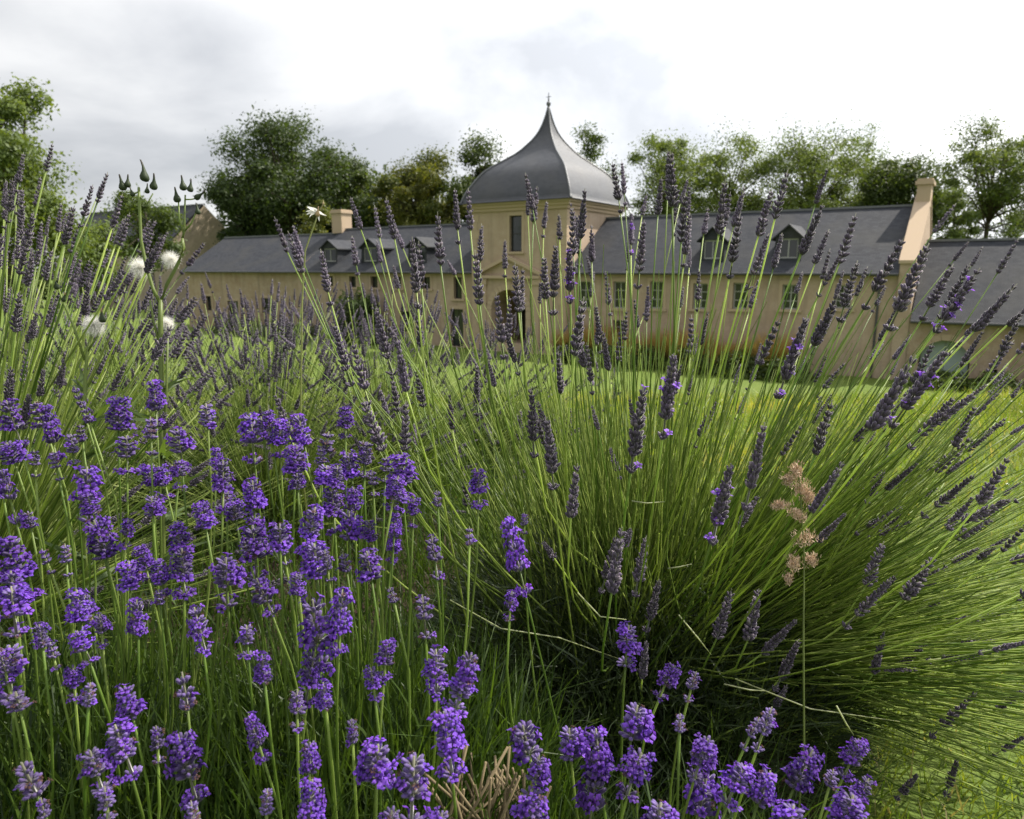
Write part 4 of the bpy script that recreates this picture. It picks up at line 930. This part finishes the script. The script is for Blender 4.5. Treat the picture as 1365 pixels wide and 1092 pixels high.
stem(TH, [q3(186, 255), q3(180, 258), q3(168, 256)], .0012, .0009); stem(TH, [q3(186, 262), q3(196, 272), q3(204, 258)], .0012, .0009); stem(TH, [q3(246, 266), q3(254, 266), q3(260, 265)], .0011, .0009)
stem(TH, [q3(216, 470), q3(205, 430), q3(200, 400)], .002, .0013); stem(TH, [q3(217, 640), q3(222, 520), q3(224, 436)], .0022, .0013)
for x, y, dx_, dz_, s, ln in ((192, 242, .35, 1, .027, .5), (165, 254, -.15, 1, .022, .0), (204, 253, .4, 1, .022, .2), (170, 250, .1, 1, .018, 0), (245, 254, -.1, 1, .021, 0), (253, 256, .25, 1, .018, .1), (237, 270, -.05, 1, .021, 0), (260, 265, .9, .5, .019, .1), (264, 286, .05, 1, .016, .2), (178, 262, -.3, .8, .014, 0), (196, 258, .1, 1, .014, 0)):
    m = MB(); flask(m, q3(x, y), np.array([dx_, rng.normal(0, .1), dz_]), s, lean=ln); m.build('seed_pod', 'bud_green', TH, True)
puff(TH, at(187, 357, DT + .02), .017); puff(TH, at(228, 346, DT + .03), .015, 260); puff(TH, at(222, 431, DT + .04), .0125, 360)
T2 = empty('sow_thistle', tuple(at(115, 900, 1.1)[:2]) + (0,), 0, 'shorter sow thistle with one round white seed head below the dark lavender', 'weed')
T2O = np.array(T2.location)
def q4(x, y, dd=0): return at(x, y, 1.0 + dd) - T2O
stem(T2, [np.array([0, 0, 0]), q4(112, 720), q4(113, 520), q4(116, 470), q4(122, 445)], .0032, .0016); stem(T2, [q4(113, 480), q4(100, 440), q4(85, 405), q4(78, 385)], .0018, .001); stem(T2, [q4(116, 470), q4(130, 448), q4(136, 432)], .0014, .001)
puff(T2, at(125, 434, 1.0), .016, 600)
for x, y, dx_, dz_, s in ((137, 430, .0, 1, .02), (77, 386, -.2, 1, .016), (84, 402, .3, .8, .013)):
    m = MB(); flask(m, q4(x, y), np.array([dx_, 0, dz_]), s, tip=(.35, .22, .14)); m.build('seed_pod', 'bud_green', T2, True)
for root, O_, qq in ((TH, THO, q3), (T2, T2O, q4)):       # toothed stem leaves low down
    for k in range(7):
        y = 520 + k * 45; p = qq(216 if root is TH else 113, y); a = rng.random() * 6.28; V, F, C = blades(np.repeat(p[None], 5, 0), np.array([[math.cos(a + j * .25), math.sin(a + j * .25), .5] for j in (-2, -1, 0, 1, 2)]), np.array([.03, .045, .07, .045, .03]), .012, .3, 4, np.full((5, 3), .5) * np.array([.14, .22, .06])); link('leaf', newmesh('leaf', V, F, C), 'leaf', root)
DG = empty('spent_flower', tuple(at(405, 420, 1.25)[:2]) + (0,), 0, 'single spent flower with drooping white petals above the outbuilding roof', 'flower'); DGO = np.array(DG.location)
def q5(x, y, dd=0): return at(x, y, 1.22 + dd) - DGO
stem(DG, [np.array([0, 0, 0]), q5(400, 600), q5(403, 400), q5(407, 334), q5(420, 297), q5(424, 284)], .0016, .0011, (.24, .26, .10))
m = MB(); flask(m, q5(423, 289), np.array([.15, 0, 1]), .017, (.40, .30, .16), (.45, .33, .2)); m.build('seed_base', 'straw', DG, True)
P = np.repeat(q5(422, 281)[None], 11, 0); D = np.array([[-1, rng.normal(0, .3), .3 * rng.normal()] for _ in range(8)] + [[.7, .2, -.5], [.8, -.2, -.2], [.3, 0, -.8]]); V, F, C = blades(P, D, .017, .008, .3, 3, np.full((11, 3), .8)); link('petals', newmesh('petals', V, F, C), 'fluff', DG)
m = MB(); m.tube([q5(424, 284), q5(429, 276), q5(431, 271)], .0008, 5, (.3, .26, .12)); flask(m, q5(431, 273), np.array([0, 0, 1]), .008, (.35, .28, .15), (.4, .3, .2)); m.build('side_bud', 'straw', DG, True)
def seed_grass(label, pts, depth, clusters, g='dry grass heads'):
    base = at(*pts[0], depth); t = empty('seed_grass', (base[0], base[1], 0), 0, label, 'grass'); o = np.array(t.location)
    stem(t, [np.array([0, 0, 0])] + [at(x, y, depth) - o for x, y in pts], .0012, .0007, (.20, .24, .09))
    for (x, y, rx, ry, tilt) in clusters:
        n = 240; p = at(x, y, depth) - o; s = depth / FPX
        q = rng.normal(size=(n, 3)) * .42; a = tilt; P = p + np.stack([(q[:, 0] * rx * math.cos(a) - q[:, 2] * ry * math.sin(a)) * s, q[:, 1] * rx * s, (q[:, 0] * rx * math.sin(a) + q[:, 2] * ry * math.cos(a)) * s], -1)
        D = np.stack([np.full(n, -math.sin(a)), np.zeros(n), np.full(n, math.cos(a))], -1) + rng.normal(0, .5, (n, 3)); c = np.array([.56, .42, .31]) * rng.uniform(.55, 1.25, (n, 1))
        V, F, C = blades(P, D, .0042, .0014, .1, 2, c); link('spikelet_cluster', newmesh('spikelet_cluster', V, F, C), 'straw', t)
seed_grass('dry tan cocksfoot grass head against the green stalks of the big bush', [(1072, 1000), (1071, 850), (1072, 740), (1066, 640), (1062, 622)], .78,
           [(1062, 628, 9, 12, .2), (1052, 640, 9, 9, .8), (1068, 652, 12, 14, 0), (1078, 664, 9, 14, 0), (1040, 675, 12, 5, .2), (1064, 688, 16, 8, -.6), (1073, 718, 18, 10, .3), (1058, 752, 11, 14, 0), (1082, 748, 7, 9, 0), (1051, 772, 5, 8, 0)])
